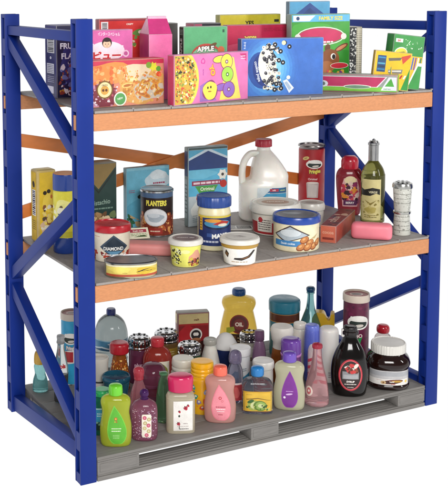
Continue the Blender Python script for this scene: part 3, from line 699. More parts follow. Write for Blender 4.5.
# pink slabs
def slab(name, label, u0, v0, u1, v1, h, dep, col, group=None):
    a, b = at(u0, v0, M), at(u1, v1, M); d = b-a; rz = math.atan2(d.y, d.x); c = (a+b)/2+Vector((-math.sin(rz), math.cos(rz), 0))*dep/2; w = d.length
    o = MB().box(-w/2, w/2, -dep/2, dep/2, 0, h, plast(col, .45, 1, .25), min(h*.42, .03), 5).build(name, None, 60)
    o.location = (c.x, c.y, M+.0008); o.rotation_euler.z = rz; return tag(o, label, 'soap bar', group)
slab('soap_bar', 'large dusty pink bar lying in front of the can of peanuts', 124, 255.5, 172, 257.5, .055, .105, '#dd8f8c', 'pink soap bars')
slab('soap_bar', 'bright pink rounded soap bar in front of the green wine bottle', 350.5, 239.5, 392, 242, .082, .075, '#ea7f8e', 'pink soap bars')
c = thing('recipe_card', 'small green and white printed card leaning over the big pink bar', 'card', tuple(at(141, 252, M)+Vector((0, .012, .062))), -.25, rx=-.9)
MB().box(-.05, .05, -.002, .002, 0, .065, printm(), .001, 1, {k: lin('#dbd8c0') for k in 'fst'}).build('card', c)
A = Art(.098, .063, '#dcd9c0'); A.r(.08, .55, .9, .85, '#a03a4a'); A.t('fresh nuts', .48, .7, .2, '#efe9dc'); A.lines(2, .1, .2, .9, .48, '#5f7a4a'); A.p([(.2, .12), (.9, .12), (.75, .3)], '#4a5a3a')
A.flush(MB(), flat_map((-.049, -.002, .001), (1, 0, 0), (0, 0, 1))).build('printed_front', c, fix=False)
# yellow cup
def cup(label, u, v, w, vt, bodycol, lidcol, art, top=None, band=None):
    r0, r, h = stand('dip_cup', label, 'cup', u, v, w, vt, M, group='small lidded cups on the middle shelf')
    pr = body(r0, 'cup_body', [(.74, 0), (.78, .02), (.90, .74), (.90, .74)], r, h, plast(bodycol, .3), smooth=False)
    A = Art(r*2.1, h*.66); art(A)
    def fn(a, b, k, pr=pr, A=A, z0=h*.05):
        rx = prof_at(pr, z0+b)[0]; t = -PI/2+(a-A.w/2)/(r*.83); return ((rx+k)*math.cos(t), (rx+k)*math.sin(t), z0+b)
    label_on(r0, A, fn, 'printed_wrap')
    body(r0, 'lid', [(.9, .74), (1, .745), (1.0, .86), (.97, .90), (.9, .92), (.88, .9), (.05, .9)], r, h, plast(lidcol, .35), smooth=False)
    if top:
        A = Art(r*1.5, r*1.5); top(A); A.flush(MB(), flat_map((-r*.75, -r*.75, h*.90), (1, 0, 0), (0, 1, 0)), clip=False).build('printed_top', r0, fix=False)
    if band: body(r0, 'band', [(.905, .60), (.93, .62), (.93, .74)], r, h, plast(band, .35), smooth=False)
def a_y(A):
    A.r(0, 0, 1, 1, '#e3e06a'); A.e(.8, .4, .22, .35, '#d89a80', wob=.15); A.scat(26, .6, .0, .95, .4, ['#8a2f2a', '#4a3024', '#b86a44', '#c8b040'], .05, .1)
    A.scat(44, .08, .1, .38, .9, ['#3a3a24', '#5a5a34', '#e8e8b8', '#2c2c1e'], .025, .055, el=2.4); A.e(.5, .75, .12, .1, '#f0ee9a')
def top_y(A): A.c(.5, .5, .5, '#8f7a74', n=36); A.c(.5, .5, .42, '#6a4c48', n=36); A.t('cheese dip', .5, .5, .16, '#e9dcd4', bold=.02)
cup('yellow cup with a pale rim and brown printed lid, left of the mayo jar', 185.5, 269, 35, 235, '#e6e27a', '#d8d4cc', a_y, top_y)
def a_w(A):
    A.r(0, 0, 1, 1, '#ece9e2'); A.p([(.36, .25), (.55, .2), (.75, .35), (.92, .72), (.84, .74), (.7, .46), (.56, .36), (.38, .34)], '#2a221e'); A.p([(.5, .28), (.66, .32), (.8, .5), (.66, .38)], '#8a5a34'); A.p([(.1, .5), (.2, .3), (.24, .55), (.16, .75)], '#2a221e'); A.c(.17, .5, .1, '#6a4a2c'); A.lines(1, .3, .08, .7, .16, '#b09a80', .6)
def top_w(A): A.c(.5, .5, .46, '#d6d3cc', n=36); A.p([(.25, .55), (.5, .62), (.75, .5), (.55, .5)], '#4a4440'); A.lines(1, .3, .36, .7, .44, '#8a8680')
cup('white cup with dark swoosh print and pale round lid, front middle', 239.5, 267, 40, 234, '#ece9e2', '#dcd9d2', a_w, top_w, '#b08a3a')
# mayo jar
r0, r, h = stand('mayo_jar', 'cream mayonnaise jar with navy label and ridged blue lid', 'jar', 214, 252, 34, 193, M, .15)
pr = body(r0, 'jar_body', [(.86, 0), (.95, .02), (.97, .08), (.97, .60), (.97, .66), (.9, .75), (.88, .78)], r, h, plast('#e9ddb4', .25, 1, .2), k=4)
A = Art(r*2.5, h*.54, '#22356e'); A.r(0, .93, 1, 1, '#d9c24a'); A.t('MAYO', .6, .34, .19, '#f3f3f0', bold=.06, rot=.08, stretch=1.05); A.lines(1, .1, .1, .55, .18, '#c9cfe0', .8)
A.e(.55, .72, .38, .18, '#18244a'); A.e(.55, .74, .34, .13, '#4d90b8'); A.p([(.42, .72), (.62, .86), (.86, .78), (.7, .66)], '#b8352c'); A.e(.42, .84, .2, .06, '#e09a3a'); A.e(.66, .7, .12, .05, '#e9e2cc'); A.r(.06, .5, .16, .95, '#d8a83a'); A.lines(4, .08, .54, .14, .9, '#3a2c1c'); A.r(.28, .3, .4, .42, '#3f5a9a')
label_on(r0, A, wrap_map(pr, A.w, h*.10, -.02))
body(r0, 'lid', [(.95, .775), (.99, .78), (1.0, .80), (1.0, .94), (.95, .965), (.9, .97), (.88, .96), (.05, .96)], r, h, plast('#24468f', .3), smooth=False, n=120, ribs=(30, .008))
# milk drink carton
def f_orig(A):
    A.r(0, 0, 1, 1, '#9db8c6'); A.r(0, .0, 1, .40, '#b9c4c8'); A.r(0, .38, 1, .74, '#5aaed0'); A.r(0, .72, 1, .96, '#26407a'); A.p([(0, .97), (0, .84), (.5, .97)], '#5aaed0'); A.p([(1, .97), (1, .84), (.5, .97)], '#5aaed0'); A.p([(0, .84), (0, .87), (.5, .99), (1, .87), (1, .84), (.5, .955)], '#cfe0ea'); A.r(0, .975, 1, 1, '#4a5a58')
    A.e(.3, .66, .4, .06, '#6fbcd8', wob=.1); A.p([(.16, .51), (.76, .51), (.46, .26)], '#4f9a4a'); A.r(.08, .515, .84, .575, '#8f3450'); A.lines(1, .12, .53, .8, .56, '#e6ccd4', .9); A.t('Original', .48, .46, .062, '#f0f2dc', bold=.02); A.star(.88, .64, .075, '#e8e4da', 6, .7); A.c(.9, .52, .05, '#b8322c'); A.c(.88, .64, .02, '#4a4440'); A.c(.28, .36, .05, '#b8402f', wob=.1)
    A.e(.25, .2, .2, .1, '#d9dcd8', wob=.1); A.lines(4, .1, .04, .8, .14, '#7a8a90')
def s_orig(A): A.r(0, 0, 1, 1, '#8f9c98'); A.r(.1, .1, .9, .6, '#aab8b8'); A.lines(8, .15, .15, .85, .55, '#5a6868'); A.r(0, .64, 1, .96, '#2c4470')
carton('drink_carton', 'tall blue and silver carton marked Original behind the mayo jar', 'carton', (188, 227.5), (227.5, 223.5), 148, .045, M, '#9db8c6', '#8f9c98', '#6a7a72', f_orig, s_orig)
# leaflets behind
lf = thing('leaflet', 'black and white printed leaflet lying flat behind the mayo jar', 'leaflet', tuple(at(231, 229, M)), toward(.9, .5)+.1)
MB().box(-.115, .115, -.03, .05, .0008, .006, printm(), .001, 1, {k: lin('#cfccc8') for k in 'fst'}).build('sheet', lf)
A = Art(.226, .076, '#cfccc8'); A.lines(5, .42, .1, .6, .9, '#3a3a3c', .6); A.r(.03, .1, .36, .9, '#2c2c30'); A.r(.06, .2, .2, .8, '#b8b6b2'); A.r(.64, .12, .97, .88, '#3a3a3e'); A.lines(4, .67, .2, .94, .8, '#d9d6d0')
A.flush(MB(), flat_map((-.113, -.028, .006), (1, 0, 0), (0, 1, 0))).build('printed_top', lf, fix=False)
# milk jug
r0, r, h = stand('milk_jug', 'white plastic milk jug with red cap and side handle', 'jug', 263, 223.5, 48, 139, M, .12)
mw = plast('#f0ece4', .3, 1, .35)
J = [(.90, .80, 0, 0), (.98, .86, .02, 0), (1.0, .88, .08, 0), (1.0, .88, .42, 0), (.97, .87, .46, .03), (.80, .83, .505, .20), (.76, .80, .57, .23), (.66, .70, .66, .165), (.50, .53, .76, .09), (.34, .36, .835, .03), (.27, .27, .875, .0), (.27, .27, .93, 0)]
pr = body(r0, 'jug_body', [(a, b, z, c) for a, b, z, c in J], r, h, mw, ex=3.0, k=5, n=120)
def jp(x, z): return (x*r, -.02, z*h)
pts = [jp(-.12, .80), jp(-.34, .825), jp(-.58, .815), jp(-.78, .745), jp(-.88, .65), jp(-.90, .55), jp(-.87, .44), jp(-.80, .38)]
hq = sp([(max(p[0]+5, 0), 5+p[1], p[2], 0) for p in pts], 5)
MB().tube([(q[0]-5, q[1]-5, q[2]) for q in hq], .125*r, mw, 16, 1.35).build('handle', r0, 60)
MB().lathe([(.30*r, .30*r, .905*h), (.34*r, .34*r, .91*h), (.34*r, .34*r, .915*h), (.34*r, .34*r, .985*h), (.31*r, .31*r, h), (.02*r, .02*r, h)], plast('#b8283c', .3), 80, 2, (22, .02), x0=0).build('cap', r0)
A = Art(r*1.2, h*.25, '#c9d3d6'); A.p([(0, 0), (1, 0), (1, .72), (.32, .72), (0, .36)], '#3f94bd'); A.p([(0, .3), (.34, .76), (1, .76), (1, 1), (.5, 1)], '#2c6a9a'); A.r(.42, .74, 1, .96, '#2f5f86'); A.r(.42, .82, .72, .96, '#a8344a'); A.t('milk', .57, .89, .1, '#f0e6e8', bold=.02); A.t('whole', .86, .88, .1, '#c9e08a', bold=.02); A.e(.6, .3, .3, .2, '#5fb0d2', wob=.1); A.lines(2, .2, .1, .8, .25, '#dcecf2')
label_on(r0, A, face_map(pr, A.w, h*.18, 3.0, r*.26), nu=24, nv=4)
# white tubs
def tub(label, u, v, w, vt, art, lid, lidtop=None, bodyc='#dfdbd2', hh=None, ang=0):
    r0, r, h = stand('dairy_tub', label, 'tub', u, v, w, vt, M, ang, 'round plastic tubs on the middle shelf')
    pr = body(r0, 'tub_body', [(.80, 0), (.86, .03), (.90, .66), (.90, .66)], r, h, plast(bodyc, .3, 1, .15), smooth=False)
    A = Art(r*2.6, h*.56); art(A); label_on(r0, A, wrap_map(pr, A.w, h*.06), 'printed_wrap')
    body(r0, 'lid', [(.92, .66), (.99, .665), (1.0, .70), (1.0, .80), (.97, .87), (.93, .92), (.88, .925), (.84, .90), (.05, .90)] , r, h, plast(lid, .3, 1, .1), smooth=False)
    if lidtop: A = Art(r*1.5, r*1.5); lidtop(A); A.flush(MB(), flat_map((-r*.75, -r*.75, h*.90), (1, 0, 0), (0, 1, 0)), clip=False).build('printed_top', r0, fix=False)
def a_red(A):
    A.r(0, 0, 1, 1, '#ddd6cc'); A.r(0, .0, 1, .62, '#a8262c'); A.r(.18, .12, .42, .85, '#e4dfd6'); A.lines(5, .2, .2, .4, .8, '#4a3c3c'); A.c(.24, .75, .14, '#b8343a'); A.e(.66, .5, .17, .3, '#e2d8cc'); A.t('spread', .66, .5, .15, '#98222c', bold=.02); A.e(.6, .2, .14, .12, '#7a1c22', wob=.1); A.lines(1, .75, .1, .95, .2, '#e6c0b8')
def t_red(A): A.c(.5, .5, .49, '#d9d2c6', n=40); A.e(.5, .52, .36, .26, '#b08a72', n=40); A.t('spread', .5, .55, .17, '#e9dccd', bold=.02); A.lines(1, .3, .36, .7, .44, '#7a4a3a')
tub('white tub with red label behind the cookie tub', 275, 238, 51, 199, a_red, '#e2ded6', t_red, ang=.1)
def a_cook(A):
    A.r(0, 0, 1, 1, '#e6dbb8'); A.p([(.06, .58), (.38, .98), (.72, .6), (.3, .3)], '#4a3a34'); A.p([(.10, .58), (.38, .92), (.68, .6), (.32, .35)], '#a9b4bc'); A.e(.38, .68, .18, .14, '#cfd6da'); A.r(.08, .16, .6, .38, '#3f82b8'); A.t('Danish cookies', .34, .27, .11, '#eef4f8', bold=.02, stretch=.85)
    for x, y in ((.62, .42), (.72, .3), (.56, .14), (.8, .16), (.9, .28), (.68, .14)): A.e(x, y, .085, .13, '#8a4a24', .5); A.e(x, y+.02, .07, .10, '#c07a40', .5); A.e(x-.01, y+.04, .03, .04, '#dba468', .5)
    A.p([(.74, .46), (.9, .62), (.82, .44)], '#b8a070')
r0, r, h = stand('cookie_tub', 'cream cookie tub with a blue rimmed lid at the shelf front', 'tub', 296, 253, 47.5, 212, M, .05, 'round plastic tubs on the middle shelf')
pr = body(r0, 'tub_body', [(.92, 0), (.95, .02), (.95, .78), (.95, .78)], r, h, plast('#e6dbb8', .3), smooth=False)
A = Art(r*2.5, h*.72); a_cook(A); label_on(r0, A, wrap_map(pr, A.w, h*.04), 'printed_wrap')
body(r0, 'lid', [(.97, .76), (1, .77), (1.0, .90), (.97, .95), (.92, .96), (.89, .93), (.05, .93)], r, h, plast('#22459a', .25), smooth=False)
A = Art(r*1.7, r*1.7); A.c(.5, .5, .5, '#6a7078', n=40); A.c(.5, .5, .44, '#4a525c', n=40); A.e(.4, .6, .22, .12, '#7a848c', wob=.1)
A.flush(MB(), flat_map((-r*.85, -r*.85, h*.93), (1, 0, 0), (0, 1, 0)), clip=False).build('printed_top', r0, fix=False)
def a_g(A): A.r(0, 0, 1, 1, '#c9c5be'); A.lines(2, .3, .5, .8, .8, '#8a8680')
def t_g(A): A.c(.5, .5, .48, '#b9b5ae', n=40); A.e(.5, .5, .3, .18, '#8f8b86'); A.lines(1, .3, .46, .7, .54, '#e0dcd4')
tub('small plain whitish tub half hidden behind the cookie tub', 311, 229, 27, 200, a_g, '#cbc7c0', t_g, '#c9c5be')
# chip cans
def chip_can(label, u, v, w, vt, z, col, rimc, art, ang=0, ltop='#7a3a3a', shiny=False):
    r0, r, h = stand('chip_can', label, 'can', u, v, w, vt, z, ang, 'tall cylindrical chip cans')
    pr = body(r0, 'can_body', [(.94, .012), (.94, .012), (.94, .93), (.94, .93)], r, h, plast(col, .28), smooth=False)
    A = Art(r*2.9, h*.90); art(A); label_on(r0, A, wrap_map(pr, A.w, h*.02), 'printed_wrap')
    body(r0, 'rim', [(.95, 0), (.97, .005), (.95, .018)], r, h, metal(), smooth=False)
    lm = metal('#8f8a88', .3) if shiny else plast(rimc, .35)
    q = .965 if shiny else .90
    body(r0, 'lid', [(.95, q-.005), (1, q), (1.0, .975), (.97, .99), (.9, .985), (.88, .97), (.05, .97)], r, h, lm, smooth=False)
    A = Art(r*1.7, r*1.7); A.c(.5, .5, .5, ltop, n=40); A.e(.5, .5, .3, .2, '#c9b0a4'); A.e(.5, .5, .22, .12, '#4a2a2a'); A.lines(1, .3, .2, .7, .26, '#d9c8c0')
    A.flush(MB(), flat_map((-r*.85, -r*.85, h*.97), (1, 0, 0), (0, 1, 0)), clip=False).build('printed_top', r0, fix=False)
def chip_logo(A, y, s=1, x=.5):
    A.e(x, y, .235*s, .08*s, '#f0ede6'); A.e(x, y-.012*s, .19*s, .05*s, '#24302a'); A.p([(x-.2*s, y+.02*s), (x+.2*s, y+.005*s), (x+.16*s, y+.06*s), (x-.16*s, y+.07*s)], '#f0ede6'); A.e(x+.02, y-.035*s, .09*s, .018*s, '#d8d0c6', .1)
def a_redcan(A):
    A.r(0, 0, 1, 1, '#a51f26'); A.r(0, 0, 1, .08, '#7a161c'); A.e(.32, .86, .09, .03, '#d9c07a', .3); A.t('new', .32, .86, .03, '#7a3a1c', rot=.3)
    chip_logo(A, .76, .95, .55); A.t('Pringles', .56, .63, .085, '#e9d65a', bold=.05, oc='#23402c', ow=.08, rot=.08, stretch=.75); A.t('Original', .5, .5, .05, '#f2d9d6', bold=.02); A.p([(.36, .18), (.64, .18), (.66, .44), (.34, .44)], '#b9a9a6'); A.p([(.38, .2), (.6, .2), (.62, .4), (.38, .42)], '#cfc4c0'); A.e(.5, .44, .15, .02, '#e0d4cc')
    A.lines(2, .35, .09, .65, .14, '#d98a8a')
chip_can('bright red chip can with a metal lid standing by the rear right post', 311, 210, 27, 143.5, M, '#a51f26', '#6a5a58', a_redcan, .1, '#6f4a48', True)
# flat red box on shelf
r1 = at(336, 244, M); r2 = at(355, 226, M); d = r2-r1; L = d.length; rz = math.atan2(d.y, d.x)-PI/2
a = at(320.5, 241.5, M); wf = (a-r1).length*.95
hh = zat(r1.x, r1.y, 226.5)-M
c = r1+Vector((-math.sin(rz), math.cos(rz), 0))*L/2+Vector((-math.cos(rz), -math.sin(rz), 0))*wf/2
rb = thing('candy_box', 'long brick red box lying lengthwise beside the cookie tub', 'box', (c.x, c.y, M+.0008), rz)
MB().box(-wf/2, wf/2, -L/2, L/2, 0, hh, printm(), .004, 2, {'f': lin('#c4634c'), 's': lin('#a04536'), 't': lin('#7e3028')}).build('carton', rb)
A = Art(wf-.01, L-.01, '#7e3028'); A.scat(14, .1, .05, .9, .95, ['#3a1a18', '#8f4030', '#caa48c', '#541c18'], .02, .05); A.t('COCOA', .5, .35, .09, '#e0c4ac', rot=PI/2, bold=.02)
A.flush(MB(), flat_map((-wf/2+.005, -L/2+.005, hh), (1, 0, 0), (0, 1, 0))).build('printed_top', rb, fix=False)
A = Art(wf-.01, hh-.01, '#c4634c'); A.r(.1, .15, .9, .3, '#7e2c24'); A.t('cocoa', .5, .6, .3, '#d9a088', bold=.02); A.flush(MB(), flat_map((-wf/2+.005, -L/2, .005), (1, 0, 0), (0, 0, 1))).build('printed_front', rb, fix=False)
# red sauce bottle
r0, r, h = stand('sauce_bottle', 'dark red sauce bottle with a round red cap and pale fruity label', 'bottle', 349, 217, 26.5, 155, M, .1)
pr = body(r0, 'bottle_body', [(.72, 0), (.80, .02), (.84, .10), (.92, .3), (1.0, .55), (.98, .68), (.80, .76), (.6, .79)], r, h, liq('#8a1a24', .35), dep=.62, ex=2.4)
A = Art(r*1.35, h*.54); A.e(.5, .5, .5, .5, '#8f2a3a'); A.p([(.1, .02), (.9, .02), (1, .6), (.85, .9), (.15, .9), (0, .6)], '#d9a6a8'); A.e(.5, .84, .33, .13, '#e4d2a8'); A.scat(46, .1, .15, .9, .75, ['#8a2c5a', '#c9495a', '#3a1c2c', '#e0c4b8', '#b8304a', '#d98a3a'], .03, .075); A.r(.14, .06, .86, .22, '#5a2c54'); A.t('BERRY', .5, .14, .09, '#f0e6e4', bold=.03)
label_on(r0, A, face_map(pr, A.w, h*.14, 2.4), nu=14, nv=8)
body(r0, 'cap', [(.55, .77), (.62, .775), (.64, .79), (.64, .90), (.58, .95), (.40, .985), (.1, .99)], r, h, plast('#b01f33', .2), smooth=False)
# green wine bottle
r0, r, h = stand('wine_bottle', 'green glass wine bottle with cream label and silver capsule', 'bottle', 372.3, 223, 23.5, 139.5, M, -.05)
pr = body(r0, 'bottle_body', [(.92, 0), (.98, .012), (1.0, .04), (1.0, .52), (.97, .58), (.80, .655), (.52, .715), (.40, .745), (.36, .78)], r, h, liq('#757329', .6, .04, 1.3), k=5)
A = Art(r*1.8, h*.50, '#d8cb8e'); A.r(0, .72, 1, .86, '#d8cb8e'); A.p([(0, .60), (.5, .60), (.75, .66), (.95, .62), (.95, .76), (.6, .80), (.2, .74), (0, .78)], '#1f1e1a'); A.t('VERDE', .62, .69, .07, '#e6dfba', bold=.02); A.p([(.2, .5), (.5, .36), (.8, .5), (.5, .42)], '#8a7a3a'); A.e(.5, .25, .28, .08, '#b8a85a', wob=.1); A.lines(2, .2, .05, .8, .14, '#6a5c2a'); A.scat(12, .1, .1, .9, .5, ['#a89a54', '#c4b670', '#8a7c3c'], .015, .03)
label_on(r0, A, wrap_map(pr, A.w, h*.03, -.15))
body(r0, 'capsule', [(.40, .74), (.42, .745), (.42, .745), (.42, .93), (.47, .935), (.47, .96), (.40, .965), (.34, .985), (.1, .99)], r, h, metal('#a9a9a8', .25), smooth=False)
MB().lathe([(.12*r, .12*r, h*.985), (.14*r, .14*r, h*1.0), (.03*r, .03*r, h*1.01)], metal('#a9a9a8', .25), 16).build('stopper', r0)
# white shaker
r0, r, h = stand('shaker', 'silvery white hourglass shaker with a perforated top', 'shaker', 401.5, 236.5, 19, 182, M)
pr = body(r0, 'shaker_body', [(.84, 0), (.90, .01), (.90, .01), (.80, .40), (.78, .42), (.78, .46), (.84, .5), (.97, .90), (.97, .90)], r, h, plast('#c6c6bd', .25), smooth=False)
A = Art(r*2.6, h*.86); A.scat(120, 0, 0, 1, 1, ['#9c9c94', '#e2e2da', '#b4b4aa', '#86867e'], .006, .014, el=2); [A.lines(1, .1, .08+.1*k, .9, .11+.1*k, '#8e8e86', .5) for k in range(9) if k not in (4, 5)]
def fn(a, b, k, pr=pr, w=A.w, r=r, h=h): 
    q = prof_at(pr, h*.02+b)[0]; t = -PI/2+(a-w/2)/(r*.9); return ((q+k)*math.cos(t), (q+k)*math.sin(t), h*.02+b)
label_on(r0, A, fn, 'printed_wrap', nv=10)
body(r0, 'waist_ring', [(.8, .405), (.9, .41), (.92, .43), (.9, .45), (.8, .455)], r, h, metal('#c2c2bc', .2), smooth=False)
body(r0, 'lid', [(.97, .89), (1.05, .895), (1.05, .94), (.98, .98), (.7, 1.0), (.05, 1.005)], r, h, metal('#b8b8b4', .25), smooth=False)
A = Art(2*r, 2*r); [A.c(.5+.3*math.cos(k*PI/4), .5+.3*math.sin(k*PI/4), .07, '#1f1f20', n=10) for k in range(8)]; A.c(.5, .5, .07, '#1f1f20', n=10)
A.flush(MB(), flat_map((-r, -r, h*1.004), (1, 0, 0), (0, 1, 0))).build('holes', r0, fix=False)
# ================================================================== BOTTOM ROW ON THE PALLET
B = ZP
def band(root, pr, w, z0, hh, art, ang=0, nv=1, name='label', nu=24, ex=2.):
    A = Art(w, hh); art(A); r0 = prof_at(pr, z0+hh/2)[0]
    def fn(a, b, k):
        rx, ry, cx = prof_at(pr, z0+b); return around(rx, ry, cx, -PI/2+ang+(a-w/2)/r0, k, z0+b, ex)
    return label_on(root, A, fn, name, nu, nv)
def face(root, pr, w, z0, hh, art, ex, nv=8, name='label', xc=0, nu=14):
    A = Art(w, hh); art(A); return label_on(root, A, face_map(pr, w, z0, ex, xc), name, nu, nv)
def baby(label, u, v, w, vt, col, cap, dropc, art, tr=.5, rz=0, capn=(.40, .83)):
    r0, r, h = stand('baby_bottle', label, 'bottle', u, v, w, vt, B, rz, 'waisted baby care bottles in the front row')
    pr = body(r0, 'bottle_body', [(.80, 0), (.90, .015), (.97, .07), (1.0, .20), (.99, .33), (.91, .45), (.86, .54), (.90, .63), (.95, .70), (.90, .765), (.70, .81), (.42, .83), (.36, .85)], r, h, liq(col, tr, .12), dep=.56, ex=2.5, k=5, n=56)
    body(r0, 'cap', [(capn[0], capn[1]), (capn[0]+.04, capn[1]+.008), (capn[0]+.05, .86), (capn[0]+.04, .94), (capn[0]-.02, .985), (.1, 1.0)], r, h, plast(cap, .18), k=4)
    face(r0, pr, r*1.36, h*.06, h*.66, art, 2.5, 12)
    return r0
def a_green(A):
    A.drop(.52, .47, .98, 1.0, '#7acb42', rot=.10); A.drop(.53, .46, .9, .93, '#5cb531', rot=.10); A.star(.5, .62, .05, '#c8402c', 6, .6); A.c(.5, .62, .02, '#e9c84a'); A.c(.46, .55, .016, '#d9b03a'); A.c(.54, .55, .016, '#c8402c'); A.lines(1, .3, .37, .75, .40, '#dff0c8', .7); A.lines(1, .3, .31, .72, .34, '#dff0c8', .8); A.lines(3, .36, .13, .66, .24, '#a9dc86', .4)
baby('lime green baby shampoo bottle with green cap in the front left corner', 116, 451, 31.5, 384, '#d6e246', '#6cc832', '#5cb531', a_green, .36)
def a_pink(A):
    A.drop(.52, .48, .98, 1.0, '#e9808f', rot=.09); A.drop(.53, .47, .9, .93, '#ee8f9c', rot=.09); A.c(.5, .60, .04, '#c8283c'); A.c(.5, .60, .018, '#f0b8bc'); A.c(.6, .52, .03, '#d96a78'); A.c(.6, .52, .018, '#ee8f9c'); A.lines(1, .3, .35, .76, .38, '#a83248', .8); A.lines(1, .32, .29, .74, .32, '#f8e4e6', .8); A.lines(1, .36, .23, .7, .26, '#f8e4e6', .6); A.lines(1, .42, .14, .62, .18, '#b84a5a', .7)
baby('pink baby lotion bottle with coral cap in the front row', 220, 427, 31.5, 365, '#f8bcb4', '#ea6a55', '#ee8f9c', a_pink, .38)
def a_purple(A): A.drop(.52, .48, .84, 1.0, '#8a3aa0'); A.drop(.52, .475, .78, .95, '#7a2c90'); A.e(.5, .36, .16, .022, '#d9b8e4', .15); A.c(.28, .27, .03, '#efe4f2'); A.lines(1, .35, .42, .68, .45, '#c79ad6', .6)
baby('cream baby bottle with purple cap and purple drop label', 289, 414, 31, 351.5, '#e8e6c4', '#6a4cae', '#7a2c90', a_purple, .3)
# purple glitter bottle
r0, r, h = stand('glitter_bottle', 'purple glitter bottle with a ball stopper beside the lime green bottle', 'bottle', 144.5, 444, 26.5, 389, B)
pr = body(r0, 'bottle_body', [(.80, 0), (.92, .02), (1.0, .10), (1.0, .30), (.98, .62), (.80, .73), (.45, .785), (.34, .81)], r, h, liq('#b06a86', .55, .06), dep=.7, ex=2.4)
def a_gl(A): A.scat(230, 0, 0, 1, 1, ['#e9d6e6', '#c99ac4', '#d8b4d0', '#5a2c54', '#f2e6ee', '#8a4a6c'], .005, .014, el=1.3)
face(r0, pr, r*1.8, h*.04, h*.62, a_gl, 2.4, 10, 'glitter', nu=16)
def a_gll(A):
    A.p([(.08, 0), (.92, 0), (1, .08), (1, .92), (.92, 1), (.08, 1), (0, .92), (0, .08)], '#ece4d4')
    for x, y, c in ((.3, .85, '#c84a6a'), (.75, .78, '#b8a878'), (.35, .62, '#b8a878'), (.7, .52, '#c84a6a'), (.3, .4, '#c8b88a'), (.72, .27, '#b8a878'), (.5, .1, '#c84a6a')): A.c(x, y, .085, c); A.c(x, y, .045, '#d98a9a' if c == '#c84a6a' else '#d9cba0')
A = Art(r*.72, h*.46); a_gll(A); fm = face_map(pr, A.w, h*.10, 2.4, r*.16)
label_on(r0, A, lambda a, b, k: fm(a, b, k+.0025), nv=4)
body(r0, 'stopper', [(.28, .80), (.34, .81), (.24, .84), (.32, .88), (.34, .92), (.27, .975), (.06, 1.0)], r, h, liq('#5a2c7a', .5, .05))
# white lotion bottle, rose cap
r0, r, h = stand('lotion_bottle', 'cream lotion bottle with rose red cap and white flower label', 'bottle', 180.5, 436, 28.5, 374, B, .1)
pr = body(r0, 'bottle_body', [(.9, 0), (.97, .012), (1.0, .04), (1.0, .55), (1.0, .60), (.88, .665), (.6, .70), (.52, .72)], r, h, liq('#efe6cc', .4, .1), dep=.62, ex=3.6, k=4, n=56)
def a_lot(A):
    A.r(0, 0, 1, 1, '#ece8e2')
    for x, y, q in ((.62, .78, .085), (.3, .66, .05), (.25, .25, .07), (.75, .86, .05)): A.star(x, y, q, '#2c2426', 6, .5); A.c(x+.02, y-.02, q*.75, '#b8203a', wob=.15); A.c(x, y-.01, q*.3, '#7a1426')
    A.e(.3, .5, .05, .04, '#2c3a2c'); A.e(.3, .12, .02, .07, '#3a3a34'); A.t('cherry', .62, .24, .055, '#7a5a5a'); A.lines(1, .2, .14, .8, .16, '#9a8a86', .7); A.lines(1, .3, .05, .8, .075, '#3a3436', .9)
face(r0, pr, r*1.35, h*.05, h*.52, a_lot, 3.6, 2, xc=r*.12)
body(r0, 'cap', [(.70, .715), (.84, .72), (.86, .76), (.90, .92), (.86, .965), (.70, .985), (.1, .99)], r, h, plast('#c92a5c', .16), dep=.8, k=4)
# blue bottle, yellow label
r0, r, h = stand('soap_bottle', 'square blue-tinted bottle with yellow lemon label and bright blue cap', 'bottle', 257, 416.5, 30.5, 366, B, .08)
pr = body(r0, 'bottle_body', [(.92, 0), (.97, .012), (1.0, .04), (1.0, .52), (.98, .60), (.80, .69), (.45, .735), (.33, .76), (.33, .83)], r, h, liq('#b6c2d8', .9, .04), dep=.62, ex=4, k=4, n=64)
def a_lem(A):
    A.r(0, 0, 1, 1, '#e2b73c'); A.r(0, .94, 1, 1, '#d0a02c'); A.lines(1, .1, .82, .3, .86, '#7a5a1c'); A.p([(.1, .58), (.5, .64), (.95, .54), (.93, .56), (.5, .68), (.1, .62)], '#6a4a1c')
    A.e(.35, .3, .22, .26, '#a9b85a', .2); A.e(.38, .3, .14, .17, '#dfe3a8', .2); A.e(.58, .28, .24, .26, '#6a8a3a', -.1); A.e(.60, .28, .19, .2, '#9ab860', -.1); A.e(.6, .28, .1, .1, '#d3dca0', -.1); A.e(.25, .5, .12, .08, '#3f6a34', .4); A.scat(14, .1, .05, .9, .3, ['#4f7a34', '#c8c86a', '#3a5a2c'], .03, .06)
face(r0, pr, r*1.86, h*.06, h*.44, a_lem, 4, 2)
body(r0, 'cap', [(.36, .80), (.42, .81), (.43, .92), (.40, .965), (.28, .99), (.06, 1.0)], r, h, plast('#2a7cc0', .18), k=4)
# pink clear bottle with tapered neck
r0, r, h = stand('syrup_bottle', 'clear pink bottle with a long neck and heart label beside the dark syrup', 'bottle', 316.5, 408, 24, 343, B)
pr = body(r0, 'bottle_body', [(.86, 0), (.96, .015), (1.0, .05), (.96, .22), (.80, .42), (.58, .58), (.42, .74), (.36, .86), (.36, .93), (.38, .945)], r, h, liq('#f5bcc0', .78, .05), k=5)
band(r0, pr, r*.75, h*.17, h*.16, lambda A: (A.e(.5, .5, .5, .5, '#e8d4cc'), A.e(.5, .5, .3, .34, '#c86a70'), A.c(.5, .52, .12, '#ece2dc')), -.75, 4)
body(r0, 'cap', [(.38, .92), (.42, .925), (.42, .97), (.34, .99), (.1, 1.0)], r, h, liq('#c23a50', .3, .1), k=3)
